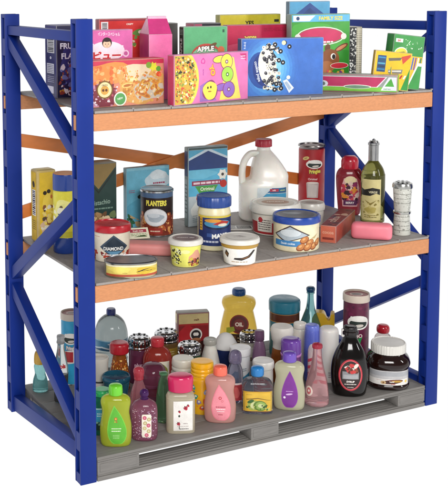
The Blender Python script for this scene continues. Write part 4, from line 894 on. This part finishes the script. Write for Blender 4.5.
# chocolate syrup
r0, r, h = stand('chocolate_syrup_bottle', 'black chocolate syrup bottle with a red oval label', 'bottle', 349, 400.5, 36.5, 326, B, .1)
pr = body(r0, 'bottle_body', [(.76, 0), (.86, .02), (.92, .08), (1.0, .25), (1.0, .38), (.92, .52), (.72, .66), (.48, .77), (.36, .85), (.33, .90)], r, h, plast('#0b0706', .1), dep=.66, ex=2.2, k=6, n=56)
def a_syr(A):
    A.e(.5, .5, .5, .5, '#b8283a', n=40); A.e(.5, .5, .455, .465, '#e06a6a', n=40); A.e(.5, .5, .43, .445, '#2c1d1c', n=40); A.r(.16, .38, .84, .62, '#8f8f92'); A.r(.2, .40, .8, .52, '#a9a9ac')
    A.scat(20, .25, .6, .75, .82, ['#e6ddd0', '#c83a3a', '#8a4a34', '#efe8dc', '#5a2c24'], .03, .065); A.t('SYRUP', .5, .30, .085, '#efe9e2', bold=.04); A.lines(1, .25, .2, .75, .23, '#d9d0c8', .9); A.t('chocolate', .5, .12, .05, '#d9d0c8', bold=.02)
face(r0, pr, r*1.28, h*.10, h*.46, a_syr, 2.2, 10)
body(r0, 'cap', [(.40, .885), (.44, .89), (.44, .93), (.38, .94), (.36, .98), (.30, 1.0), (.08, 1.005)], r, h, plast('#1c1718', .2), k=2, n=60, ribs=(14, .03))
MB().box(-.47*r, -.26*r, -.12*r, .12*r, h*.84, h*.955, plast('#e4e0dc', .3), .006, 3).build('seal_tab', r0)
# hazelnut jar
r0, r, h = stand('spread_jar', 'big brown hazelnut spread jar with white ribbed lid in the right front corner', 'jar', 387.5, 392, 42.5, 341, B, .1)
pr = body(r0, 'jar_body', [(.84, 0), (.92, .02), (.97, .08), (.93, .12), (.93, .12), (.92, .46), (.92, .46), (.99, .52), (1.0, .58), (.92, .68), (.76, .76), (.72, .80)], r, h, plast('#1e0c09', .08), dep=.94, ex=2.5, k=4, n=120)
def a_haz(A):
    A.r(0, 0, 1, 1, '#bcbabb'); A.r(0, .62, 1, .92, '#a6a7ab'); A.r(0, 0, .96, .42, '#e6e2dd'); A.e(.56, .24, .24, .15, '#6a2418', .1); A.e(.5, .2, .2, .1, '#3a1612'); A.e(.66, .28, .12, .07, '#b8903a'); A.e(.36, .18, .06, .12, '#c8a878'); A.c(.36, .18, .06, '#7a4a24'); A.t('hazel', .55, .25, .16, '#efe6dc', bold=.03, rot=.05); A.t('spread', .58, .08, .11, '#b8322c', bold=.03); A.e(.88, .24, .035, .1, '#e9c86a'); A.lines(1, .2, .30, .34, .36, '#8a3a2c')
band(r0, pr, r*2.1, h*.13, h*.32, a_haz, 0, 1, nu=30, ex=2.5)
body(r0, 'lid', [(.78, .785), (.80, .79), (.80, .80), (.80, .955), (.77, .985), (.74, .99), (.72, .975), (.05, .975)], r, h, plast('#dcd9d2', .35), smooth=False, n=160, ribs=(40, .008))
# ---------- second row
r0, r, h = stand('pink_bottle', 'sheer pink flared bottle with a pink ball cap behind the glitter bottle', 'bottle', 139, 431, 23, 367, B)
pr = body(r0, 'bottle_body', [(1.0, 0), (1.02, .02), (.98, .2), (.80, .42), (.60, .62), (.40, .74), (.36, .80)], r, h, liq('#ea94a2', .74, .05), n=60, ribs=(10, .02))
body(r0, 'cap', [(.36, .79), (.42, .80), (.42, .84), (.46, .88), (.48, .93), (.38, .98), (.08, 1.0)], r, h, liq('#cf4a5a', .3, .1))
r0, r, h = stand('shampoo_bottle', 'teal green bottle mostly hidden by the front left post', 'bottle', 102.5, 437, 22, 389, B)
pr = body(r0, 'bottle_body', [(.9, 0), (.98, .02), (1, .06), (1, .72), (.9, .82), (.5, .88)], r, h, liq('#2a8a6a', .35, .1), dep=.7, ex=2.8)
face(r0, pr, r*1.6, h*.12, h*.5, lambda A: (A.r(0, 0, 1, 1, '#3f9ac0'), A.r(0, 0, 1, .3, '#1f3a34'), A.scat(14, 0, .0, 1, .35, ['#e6e6d8', '#2a5a4a', '#8ab8a0'], .03, .08), A.r(0, .94, 1, 1, '#bfe0e6'), A.lines(2, .2, .6, .8, .8, '#e4f0f4')), 2.8, 3)
body(r0, 'cap', [(.5, .87), (.78, .875), (.8, .9), (.78, .98), (.6, 1.0), (.1, 1.0)], r, h, plast('#2c9a5a', .2), k=3)
r0, r, h = stand('green_bottle', 'slim clear green bottle between the rose cap and the pink bottles', 'bottle', 163.5, 424, 15, 372, B)
pr = body(r0, 'bottle_body', [(.85, 0), (1, .03), (1.05, .2), (.95, .5), (.7, .75), (.42, .9), (.42, .95)], r, h, liq('#6aa878', .8, .05))
body(r0, 'cap', [(.45, .94), (.55, .95), (.55, .99), (.1, 1.0)], r, h, liq('#6aa878', .5, .08), k=2)
r0, r, h = stand('vitamin_jar', 'yellow ribbed jar dotted with blue and red stickers', 'jar', 202, 415, 26.5, 361, B)
pr = body(r0, 'jar_body', [(.92, 0), (.98, .015), (1.0, .05), (1.0, .60), (.95, .68), (.82, .72), (.78, .74)], r, h, plast('#e8ac1c', .2, 1, .2))
def a_vit(A):
    for x, y, c in ((.22, .86, '#3f9a8a'), (.62, .72, '#8a9ac0'), (.3, .55, '#2c8a7a'), (.2, .3, '#6a6a7a'), (.6, .4, '#c8402c'), (.75, .55, '#3a5a9a'), (.5, .16, '#c8502c'), (.68, .2, '#4a9a6a'), (.4, .36, '#8a7a9a')):
        A.c(x, y, .085, c, wob=.12); A.c(x+.01, y+.02, .035, '#e9e2c8', wob=.1)
    A.scat(8, .1, .05, .9, .95, ['#d94a3a', '#3f6aa0', '#f4e6a0'], .015, .03)
band(r0, pr, r*2.5, h*.05, h*.56, a_vit)
body(r0, 'lid', [(.74, .735), (.84, .74), (.86, .78), (.82, .80), (.86, .83), (.86, .86), (.82, .88), (.86, .91), (.84, .97), (.74, 1.0), (.05, 1.0)], r, h, plast('#f0b21e', .2, 1, .2), k=3)
r0, r, h = stand('pump_bottle', 'clear violet-grey bottle with round top behind the pink lotion', 'bottle', 235, 404, 16.5, 350, B)
pr = body(r0, 'bottle_body', [(.85, 0), (1, .03), (1, .1), (.96, .45), (.9, .6), (.66, .72), (.6, .76)], r, h, liq('#a8a8c8', .82, .05))
band(r0, pr, r*2, h*.06, h*.34, lambda A: (A.r(0, 0, 1, 1, '#a8323c'), A.r(0, .9, 1, 1, '#d8c8c8'), A.e(.5, .45, .3, .3, '#c85a5a', wob=.1)))
body(r0, 'cap', [(.64, .75), (.74, .77), (.78, .86), (.66, .95), (.3, .995), (.06, 1.0)], r, h, liq('#8f84a8', .6, .05))
r0, r, h = stand('plain_jar', 'plain white jar with flared lip behind the blue bottle', 'jar', 263, 401, 21.5, 360, B, group='plain white jars and cups')
pr = body(r0, 'jar_body', [(.82, 0), (.9, .02), (.92, .1), (.90, .74), (.84, .80)], r, h, plast('#d2d0cc', .3, 1, .3), k=3)
band(r0, pr, r*2.2, h*.08, h*.40, lambda A: (A.r(0, 0, 1, 1, '#b84a34'), A.r(0, .7, 1, 1, '#c8b8a8'), A.lines(3, .1, .1, .9, .6, '#e0c0a8')))
body(r0, 'lid', [(.84, .79), (.98, .81), (1, .88), (1, .96), (.92, 1.0), (.86, .98), (.05, .98)], r, h, plast('#dedcd8', .3), k=2)
r0, r, h = stand('purple_jar', 'purple lidded bottle behind the cream baby bottle', 'jar', 290.5, 398, 20, 338, B)
pr = body(r0, 'bottle_body', [(.86, 0), (.96, .02), (1, .06), (1, .66), (.9, .74)], r, h, liq('#8a4a9a', .3, .1), k=3)
body(r0, 'lid', [(.86, .735), (.98, .74), (1.0, .78), (1.0, .93), (.92, .98), (.6, 1.0), (.05, 1.0)], r, h, plast('#6a429c', .15), k=3)
body(r0, 'neck_ring', [(1.0, .70), (1.04, .71), (1.04, .735), (1.0, .74)], r, h, plast('#b87ac0', .2), smooth=False)
r0, r, h = stand('striped_tube', 'thin white and pink striped bottle behind the clear pink one', 'tube', 312, 396, 9.5, 345, B)
pr = body(r0, 'tube_body', [(.9, 0), (1, .02), (1, .8), (.9, .92), (.5, 1.0), (.05, 1.0)], r, h, plast('#e2d6d4', .25), k=3)
band(r0, pr, r*2.4, h*.1, h*.75, lambda A: [A.p([(-.2, y), (1.2, y+.2), (1.2, y+.28), (-.2, y+.08)], '#c84a60') for y in (0, .18, .36, .54, .72)], nu=8)
r0, r, h = stand('tall_cup', 'tall matte white bottle beside the black syrup bottle', 'bottle', 332.5, 386, 20, 328.5, B, group='plain white jars and cups')
r0.location.x -= .006; r0.location.y += .03
pr = body(r0, 'bottle_body', [(.72, 0), (.78, .02), (.86, .1), (.96, .4), (1.0, .72), (.98, .90), (.88, .97), (.6, 1.0), (.05, 1.0)], r, h, plast('#dcdad6', .35, 1, .3))
band(r0, pr, r*.5, h*.1, h*.12, lambda A: A.lines(3, 0, 0, 1, 1, '#6a6a70'), .3, nu=4)
# ---------- third row
r0, r, h = stand('bowl', 'dark teal glass bowl behind the lime green bottle', 'bowl', 116.5, 412, 27, 375, B)
r0.rotation_euler.z = 0
body(r0, 'bowl_body', [(.55, 0), (.62, .03), (.80, .35), (.94, .66), (1.0, .86)], r, h, liq('#2f7890', .6, .06))
body(r0, 'rim', [(.98, .84), (1.06, .87), (1.06, .96), (1.0, 1.0), (.92, .99), (.86, .9), (.05, .86)], r, h, liq('#2a6a84', .3, .08), k=3)
r0, r, h = stand('white_cup', 'whitish cup beside the post below the water bottle', 'cup', 99.5, 404, 19, 357, B, group='plain white jars and cups')
pr = body(r0, 'cup_body', [(.82, 0), (.88, .02), (.96, .9), (1.0, .93), (1.0, 1.0), (.92, 1.0), (.9, .96), (.05, .95)], r, h, plast('#c8c2b8', .35), smooth=False)
band(r0, pr, r*2.2, h*.1, h*.4, lambda A: (A.r(0, .9, 1, 1, '#3a3a38'), A.scat(12, 0, 0, 1, .7, ['#8a7a6a', '#4a4a44', '#b0a494'], .05, .12)))
r0, r, h = stand('round_flask', 'round plum-coloured glass flask with a handle ring', 'flask', 153, 411, 28, 363, B)
body(r0, 'flask_body', [(.5, 0), (.62, .02), (.62, .05), (.66, .18), (.74, .32), (.92, .5), (1.0, .68), (.90, .86), (.6, .97), (.2, 1.0), (.05, 1.0)], r, h, liq('#9a5474', .7, .05), k=5)
MB().lathe([(1.0*r, r, .50*h), (1.05*r, 1.05*r, .52*h), (1.05*r, 1.05*r, .56*h), (1.0*r, r, .58*h)], liq('#8a4a68', .5, .06), 44).build('handle_ring', r0)
r0, r, h = stand('frosted_jar', 'frosted white jar behind the rose capped lotion', 'jar', 183, 402, 24.5, 357.5, B, group='plain white jars and cups')
body(r0, 'jar_body', [(.9, 0), (.97, .02), (1, .06), (1, .58), (.92, .66), (.82, .70)], r, h, liq('#d3d3c8', .3, .3), k=4)
body(r0, 'lid', [(.8, .70), (.9, .71), (.92, .76), (.88, .80), (.92, .84), (.90, .95), (.76, 1.0), (.05, 1.0)], r, h, plast('#d6d3c6', .3, 1, .2), k=3)
r0, r, h = stand('cream_jar', 'white cream jar with blue wave label behind the violet bottle', 'jar', 240, 390, 21, 346.5, B, group='plain white jars and cups')
pr = body(r0, 'jar_body', [(.84, 0), (.92, .02), (.96, .1), (.94, .74), (.86, .80)], r, h, plast('#d8d8da', .3, 1, .2), k=3)
band(r0, pr, r*2.2, h*.10, h*.46, lambda A: (A.p([(0, 0), (1, 0), (1, .7), (.6, .45), (.3, .65), (0, .5)], '#2f7a9a'), A.p([(0, 0), (1, 0), (1, .4), (.6, .25), (.2, .4), (0, .3)], '#1f4a6a'), A.lines(2, .4, .75, .8, .95, '#4a5a6a')))
body(r0, 'lid', [(.86, .79), (.98, .81), (1, .86), (1, .94), (.9, 1.0), (.05, 1.0)], r, h, plast('#dfdfe0', .25), k=3)
r0, r, h = stand('lavender_bottle', 'smooth periwinkle blue bottle right of the purple lid', 'bottle', 311.5, 383, 16.5, 324.5, B)
body(r0, 'bottle_body', [(.8, 0), (.9, .02), (.98, .2), (1.0, .5), (.94, .8), (.88, .90), (.80, .91)], r, h, plast('#5a66c0', .25), k=4)
body(r0, 'cap', [(.8, .905), (.86, .91), (.84, .97), (.66, 1.0), (.05, 1.0)], r, h, plast('#6a78d0', .25), k=3)
r0, r, h = stand('honey_jar', 'amber honey jar with a slanting white paper cover', 'jar', 281.5, 385, 22.5, 326, B)
body(r0, 'jar_body', [(.80, 0), (.92, .03), (1.0, .14), (.98, .35), (.84, .58), (.74, .70), (.78, .74)], r, h, liq('#a8561a', .5, .07), k=5)
MB().lathe([(1.0*r*a, r*a, h*z) for a, z in ((.86, .52), (.80, .64), (.79, .72), (.92, .76), (1.0, .90), (.98, .97), (.88, 1.0), (.05, .99))], plast('#d5d0c8', .45), 60).build('paper_cover', r0)
r0, r, h = stand('white_bottle', 'short white bottle in front of the teal glass bottle', 'bottle', 299.5, 373, 17.5, 322.5, B, group='plain white jars and cups')
body(r0, 'bottle_body', [(.9, 0), (1, .03), (1, .5), (.95, .7), (.75, .86), (.66, .88)], r, h, plast('#d6d0c6', .3, 1, .2))
body(r0, 'cap', [(.64, .88), (.74, .89), (.74, .97), (.6, 1.0), (.05, 1.0)], r, h, plast('#dcd6cc', .25), k=3)
# ---------- fourth row
r0, r, h = stand('spice_shaker', 'orange spice shaker with red cap before the water bottle', 'shaker', 119.5, 393, 21, 342, B)
pr = body(r0, 'shaker_body', [(.9, 0), (1, .03), (1, .12), (.92, .35), (.72, .6), (.62, .72), (.62, .78)], r, h, liq('#a8551c', .3, .12))
def fnsp(A): A.scat(170, 0, 0, 1, 1, ['#d98a2c', '#e8b85a', '#7a3a14', '#c46a1c', '#f0d08a', '#8f3a1c'], .014, .03, el=1.5)
band(r0, pr, r*2.2, h*.06, h*.60, fnsp, 0, 8, 'spice_flakes')
body(r0, 'cap', [(.66, .765), (.88, .78), (.92, .82), (.92, .93), (.84, .98), (.6, 1.0), (.05, 1.0)], r, h, plast('#b01f2c', .25), k=3)
def crown_jar(label, u, v, w, vt, col, art=None, tr=.2):
    r0, r, h = stand('crown_lid_jar', label, 'jar', u, v, w, vt, B, group='jars with pierced silver lids')
    pr = body(r0, 'jar_body', [(.9, 0), (.97, .02), (1, .06), (1, .66), (.92, .73), (.86, .75)], r, h, liq(col, tr, .12), k=4)
    if art: band(r0, pr, r*2.4, h*.08, h*.55, art)
    body(r0, 'lid', [(.88, .74), (.98, .75), (1.0, .78), (.96, .80), (1.0, .83), (1.0, .93), (.92, .98), (.72, 1.0), (.5, .985), (.05, .98)], r, h, metal('#d8d8da', .12), k=2, n=72, ribs=(12, .015))
    A = Art(2*r, 2*r)
    for k in range(8): A.c(.5+.34*math.cos(k*PI/4), .5+.34*math.sin(k*PI/4), .065, '#1c1c1e', n=10)
    A.c(.5, .5, .1, '#1c1c1e', n=12); A.c(.5, .5, .05, '#e8e8ea', n=10)
    A.flush(MB(), flat_map((-r, -r, h*1.001), (1, 0, 0), (0, 1, 0))).build('lid_holes', r0, fix=False)
    pq = [(r*1.03, r*1.03, 0), (r*1.03, r*1.03, h*2)]; A = Art(r*4, h*.12)
    for k in range(11): A.e((k+.5)/11, .5, .028, .42, '#1c1c1e', n=12); A.e((k+.5)/11+.01, .6, .012, .15, '#c8c8ca', n=8)
    A.flush(MB(), wrap_map(pq, A.w, h*.82), 22, 0).build('lid_slots', r0, fix=False)
crown_jar('plum jar with pierced silver lid', 139.5, 385, 21.5, 336, '#6a2c4a', lambda A: (A.r(0, 0, 1, 1, '#5c2440'), A.t('plum', .5, .62, .2, '#d8b8c8', bold=.02, rot=.05), A.lines(1, .25, .42, .8, .48, '#b88aa0')))
r0, r, h = stand('cordial_bottle', 'translucent red bottle with white fruit label', 'bottle', 157.5, 393, 29.5, 337, B, .05)
pr = body(r0, 'bottle_body', [(.9, 0), (.98, .02), (1, .07), (1, .48), (.96, .62), (.80, .73), (.5, .80), (.36, .83)], r, h, liq('#d04a40', .55, .06), dep=.75, ex=2.4)
def a_cor(A): A.r(0, 0, 1, 1, '#ddd6c4'); A.e(.55, .5, .34, .34, '#7f8a34', wob=.08); A.e(.6, .45, .16, .18, '#a8602c', wob=.1); A.lines(2, .15, .06, .8, .16, '#8a7a5a'); A.e(.3, .82, .12, .06, '#4a6a34', .4)
face(r0, pr, r*.9, h*.16, h*.42, a_cor, 2.4, 4, xc=r*.32)
body(r0, 'cap', [(.34, .82), (.44, .83), (.46, .88), (.46, .95), (.38, .99), (.05, 1.0)], r, h, plast('#b8323c', .2), k=3)
def a_must(A): A.r(0, 0, 1, 1, '#9a7a2c'); A.e(.6, .3, .4, .3, '#5a3a2c', wob=.1); A.e(.3, .6, .25, .25, '#c8a03a', wob=.1); A.lines(2, .2, .7, .8, .9, '#e0d0a0')
crown_jar('mustard and brown jar with pierced silver lid', 166.5, 374, 23, 330.5, '#6a4a24', a_must)
crown_jar('dark green jar with pierced silver lid before the red tin', 189.5, 388, 23, 343, '#1f4a34', lambda A: (A.r(0, 0, 1, 1, '#1f4a34'), A.r(0, .8, 1, .9, '#c8c8b8'), A.e(.5, .4, .3, .25, '#3a6a4a')))
crown_jar('pale grey jar with pierced silver lid beside the oil jug', 249, 370, 18.5, 331.5, '#b8b4ac', lambda A: (A.r(0, 0, 1, 1, '#c2beb6'), A.r(0, .3, 1, .5, '#7a6a5a')))
r0, r, h = stand('milk_bottle', 'conical white bottle with grey top before the powder tub', 'bottle', 210, 387, 22, 338.5, B)
body(r0, 'bottle_body', [(.9, 0), (1.0, .03), (1.0, .15), (.90, .42), (.68, .68), (.52, .82), (.5, .88)], r, h, plast('#d6d2ca', .3, 1, .3))
body(r0, 'cap', [(.5, .875), (.6, .88), (.6, .97), (.5, 1.0), (.44, .985), (.05, .985)], r, h, plast('#9a9890', .3), k=2)
r0, r, h = stand('powder_tub', 'navy tub heaped with white powder', 'tub', 225.5, 373, 24, 333, B)
body(r0, 'tub_body', [(.82, 0), (.86, .02), (.96, .58), (.96, .62)], r, h, plast('#1f2c5c', .3), smooth=False)
body(r0, 'powder_heap', [(.97, .60), (1.02, .62), (1.0, .68), (.82, .80), (.55, .93), (.28, .985), (.05, 1.0)], r, h, plast('#e0dfdd', .8), k=4)
r0, r, h = stand('purple_bottle', 'slim mauve bottle with a screw cap', 'bottle', 259, 377, 13.5, 330.5, B)
body(r0, 'bottle_body', [(.9, 0), (1, .03), (1.05, .3), (.95, .55), (.72, .72), (.6, .78)], r, h, plast('#7a5a78', .25))
body(r0, 'cap', [(.56, .78), (.72, .79), (.72, .96), (.6, 1.0), (.05, 1.0)], r, h, plast('#6a4a68', .25), k=2)
def a_pcan(A):
    A.r(0, 0, 1, 1, '#5e1638'); A.scat(120, 0, .0, 1, 1, ['#4a1030', '#6e1c44', '#571436'], .01, .024); chip_logo(A, .70, 1.25, .52); A.t('BBQ', .5, .51, .07, '#e9d9d4', bold=.03); A.p([(.5, .28), (.62, .5), (.42, .46)], '#2c8a4a'); A.lines(3, .3, .12, .7, .26, '#c8a0a8')
chip_can('dark purple chip can with a cream rim and red lid at the right rear', 355, 374, 26.5, 292, B, '#5e1638', '#cdbfb0', a_pcan, .15, '#8f3a38')
# ---------- back row
r0, r, h = stand('water_bottle', 'large clear water bottle with navy cap and blue label', 'bottle', 111.5, 378, 33.5, 308.5, B)
pr = body(r0, 'bottle_body', [(.9, 0), (.98, .02), (1, .06), (1, .14), (.96, .16), (1, .19), (1, .24), (.96, .26), (1, .29), (1, .40), (1, .40), (1.0, .58), (1.0, .58), (.95, .68), (.78, .80), (.48, .88), (.24, .905), (.23, .94)], r, h, liq('#5f6b6a', .8, .10, 1.33), k=4)
def a_wat(A): A.r(0, 0, 1, 1, '#4a86a8'); A.r(0, .9, 1, 1, '#9ac0d0'); A.p([(0, .1), (.3, .4), (.5, .25), (.75, .55), (1, .2), (1, 0), (0, 0)], '#dfe8ec'); A.p([(0, .0), (.3, .25), (.55, .1), (.8, .35), (1, .05), (1, 0), (0, 0)], '#2c5a7a'); A.t('WATER', .5, .68, .2, '#eef4f6', bold=.02)
band(r0, pr, r*2.9, h*.41, h*.16, a_wat)
body(r0, 'cap', [(.25, .905), (.27, .91), (.27, .98), (.23, 1.0), (.05, 1.0)], r, h, plast('#1f2f7a', .25), smooth=False, n=60, ribs=(16, .02))
def f_tin(A):
    A.r(0, 0, 1, 1, '#8f1a20'); A.r(0, .80, 1, 1, '#d8c48a'); A.r(0, .76, 1, .80, '#b02a2a'); A.t('malt', .6, .88, .06, '#6a2c1c', bold=.03, rot=.08); A.e(.3, .55, .35, .2, '#b8242c', wob=.08); A.p([(.35, .0), (1, .0), (1, .5), (.7, .42)], '#3a1816')
    A.c(.58, .58, .125, '#e9e2da'); A.c(.58, .57, .10, '#2a2426'); A.c(.545, .585, .035, '#e9e2da'); A.c(.615, .585, .035, '#e9e2da'); A.p([(.44, .48), (.74, .48), (.7, .26), (.5, .26)], '#6a3424'); A.e(.59, .48, .15, .03, '#a8704a'); A.scat(24, .05, .0, .5, .3, ['#b83a2c', '#2a1412', '#6a2a1c'], .03, .06)
carton('malt_tin', 'red and cream malted drink carton at the back behind silver lids', 'carton', (177.5, 365), (209.5, 363.2), 313.5, .06, B, '#8f1a20', '#7a1a1e', '#a8a69c', f_tin, lambda A: (A.r(0, 0, 1, 1, '#7a1a1e'), A.r(0, .8, 1, 1, '#cbb67e')), bev=.007)
r0, r, h = stand('oil_jug', 'big golden cooking oil jug with blue cap at the back', 'jug', 238.5, 357, 40, 288.5, B)
pr = body(r0, 'jug_body', [(.94, 0), (.99, .015), (1.0, .05), (.96, .25), (.86, .45), (.74, .62), (.72, .66), (.82, .74), (.84, .79), (.76, .845), (.5, .875), (.26, .895), (.25, .91)], r, h, liq('#e6b62e', .5, .08), dep=.62, ex=3, k=5, n=56)
def a_oil(A): A.r(0, .0, 1, .32, '#3a2418'); A.r(.08, .02, .4, .26, '#6a4a2c'); A.c(.52, .62, .30, '#8a2c22'); A.c(.52, .62, .26, '#5c2420'); A.c(.52, .62, .17, '#7a2c28'); A.t('OIL', .52, .62, .16, '#e6d6c4', bold=.05); A.p([(.0, .3), (.35, .42), (.3, .55), (.0, .5)], '#9aa02c'); A.lines(2, .45, .05, .95, .24, '#c8b08a')
face(r0, pr, r*1.2, h*.16, h*.50, a_oil, 3, 8)
body(r0, 'cap', [(.26, .895), (.32, .90), (.34, .93), (.33, .975), (.26, 1.0), (.05, 1.0)], r, h, plast('#2a5a9a', .25), k=3)
r0, r, h = stand('cocoa_tub', 'teal blue canister with brown band at the back', 'canister', 284, 358, 30.5, 298.5, B)
pr = body(r0, 'canister_body', [(.94, 0), (.96, .01), (.96, .80), (.96, .80)], r, h, plast('#1f7088', .3), smooth=False)
def a_coc(A): A.r(0, 0, 1, 1, '#1f7088'); A.r(0, .80, 1, .97, '#5a2c1c'); A.r(0, .78, 1, .80, '#a8743a'); A.r(0, .97, 1, .985, '#a8743a'); A.p([(.1, .52), (.9, .62), (.9, .7), (.1, .6)], '#d8c8a0'); A.t('cocoa', .55, .60, .08, '#5a2c1c', rot=.12, bold=.03); A.p([(.75, 0), (1, .1), (1, .5), (.85, .5)], '#4a2418'); A.lines(2, .2, .3, .6, .45, '#8fc0cc')
band(r0, pr, r*2.9, h*.02, h*.77, a_coc, 0, 1, 'printed_wrap')
body(r0, 'lid', [(.97, .79), (1.02, .80), (1.03, .95), (1.0, .98), (.9, 1.0), (.05, 1.0)], r, h, plast('#2a7f98', .3), smooth=False)
r0, r, h = stand('teal_glass_bottle', 'slender teal glass bottle with blue stopper behind the periwinkle bottle', 'bottle', 308, 358, 23, 287, B)
r0.location.x += .012
pr = body(r0, 'bottle_body', [(.9, 0), (1.0, .03), (1.0, .25), (.92, .42), (.66, .56), (.40, .68), (.29, .80), (.27, .90), (.34, .905), (.34, .925)], r, h, liq('#5aa0a4', .72, .05), k=5)
body(r0, 'stopper', [(.28, .92), (.32, .925), (.38, .955), (.36, .985), (.22, 1.0), (.05, 1.0)], r, h, plast('#1f4f78', .2), k=3)
# mustard wavy holder
p = at(329, 356, B); rz = toward(p.x, p.y); zt_ = zat(p.x, p.y+.03, 313)-B; s_ = 1/proj(p)[2]
wv = thing('wavy_holder', 'mustard yellow block with a wavy top edge before the rear post', 'block', (p.x, p.y+.06, B+.0008), rz)
o = [(-11.3, 0), (11.5, 0), (11.6, 14)]
prof2 = [(-11.3*s_, 0), (11.4*s_, 0)]
for dx, dv in ((11.6, .62), (11.5, .95), (11.0, .985), (8.2, .985), (7.6, .95), (7.2, .87), (6.4, .83), (5.0, .82), (3.6, .86), (2.4, .94), (.8, .99), (-2, 1.0), (-6.5, 1.0), (-9.2, .96), (-10.9, .86), (-11.5, .62)): prof2.append((dx*s_, dv*zt_))
MB().prism(prof2, -.035, .035, plast('#c29a1f', .3), .0015).build('body', wv, 50)
face_o = MB().box(-11.6*s_, 11.7*s_, -.04, .04, 0, .5*zt_, plast('#d2c4b4', .4), .006, 3).build('base', wv)
r0, r, h = stand('cherry_bottle', 'small clear bottle with round red cap behind the hazelnut jar', 'bottle', 382.3, 366, 17, 324.5, B)
body(r0, 'bottle_body', [(.9, 0), (1, .03), (1, .5), (.95, .68), (.6, .78), (.5, .80)], r, h, liq('#c8b8b4', .6, .08))
body(r0, 'cap', [(.52, .79), (.70, .81), (.76, .87), (.72, .94), (.52, .99), (.05, 1.0)], r, h, plast('#a81f2c', .15), k=3)
# ---------- seen through the left end frame
r0, r, h = stand('aqua_bottle', 'aqua bottle with a gold cap standing in the rear left corner', 'bottle', 40.5, 393.5, 15.5, 351, B)
body(r0, 'bottle_body', [(.85, 0), (.97, .02), (1, .1), (.92, .28), (.70, .42), (.72, .5), (.80, .62), (.66, .70)], r, h, liq('#74c8c8', .65, .08))
body(r0, 'cap', [(.66, .69), (.76, .70), (.78, .78), (.72, .92), (.5, 1.0), (.05, 1.0)], r, h, plast('#d8a83a', .25), k=3)
r0, r, h = stand('cola_bottle', 'clear glass bottle half full of dark cola with red script', 'bottle', 61.5, 404, 14.5, 335, B)
pr = body(r0, 'bottle_body', [(.86, 0), (.98, .02), (1.0, .1), (.92, .25), (1.0, .42), (.92, .55), (.66, .70), (.5, .80), (.46, .88)], r, h, liq('#b8bcba', .88, .04, 1.33))
body(r0, 'cola', [(.80, .012), (.92, .03), (.94, .1), (.86, .25), (.93, .40), (.05, .41)], r, h, plast('#1d0f0c', .15), k=4)
band(r0, pr, r*1.3, h*.46, h*.20, lambda A: (A.t('Cola', .5, .5, .42, '#b8242c', bold=.05),), 0, 5)
body(r0, 'cap', [(.44, .87), (.56, .88), (.58, .90), (.50, .93), (.54, .96), (.5, .995), (.05, 1.0)], r, h, liq('#a8a8a8', .4, .1), k=2)
def a_bcan(A): A.r(0, 0, 1, 1, '#2f9cc8'); chip_logo(A, .70, 1.1, .42); A.p([(.2, .30), (.7, .34), (.7, .56), (.2, .5)], '#e6e0dc'); A.t('Pringles', .46, .55, .08, '#ece6e0', bold=.05, oc='#7a1c2c', ow=.07, stretch=.7); A.r(.25, .34, .5, .5, '#b02c34')
chip_can('sky blue chip can with a cream rim behind the front left post', 72.5, 386, 22.5, 311, B, '#2f9cc8', '#cdc0b2', a_bcan, .1, '#8a3a3a')
# ------------------------------------------------------------------ camera, light, colour
cd = bpy.data.cameras.new('camera'); co = bpy.data.objects.new('camera', cd); C.objects.link(co)
mw_ = Matrix((rt, up, -fw)).transposed().to_4x4(); mw_.translation = CAM; co.matrix_world = mw_
cd.sensor_width = 36; cd.sensor_fit = 'AUTO'; cd.lens = FPX/488*36
cd.shift_x = (224-PX)/488; cd.shift_y = -(244-PY)/488; cd.clip_start = .05; cd.clip_end = 500
S.camera = co
area('softbox', (-1.2, -4.6, 3.4), (1.0, .3, .8), (2.2, 1.8), 250, (1, .985, .96))
area('added_highlight_strip', (3.6, -3.2, 2.6), (1.2, .2, .8), (.35, 1.8), 55, (1, 1, 1))  # extra lamp added on the right for edge highlights on the bottles
S.view_settings.view_transform = 'Standard'; S.view_settings.look = 'None'; S.view_settings.gamma = 1; S.view_settings.exposure = 0
cy = S.cycles
cy.max_bounces = 10; cy.transmission_bounces = 8; cy.glossy_bounces = 4; cy.diffuse_bounces = 4; cy.transparent_max_bounces = 8
cy.caustics_reflective = False; cy.caustics_refractive = True; cy.blur_glossy = 1.0; cy.use_denoising = True; cy.sample_clamp_indirect = 6
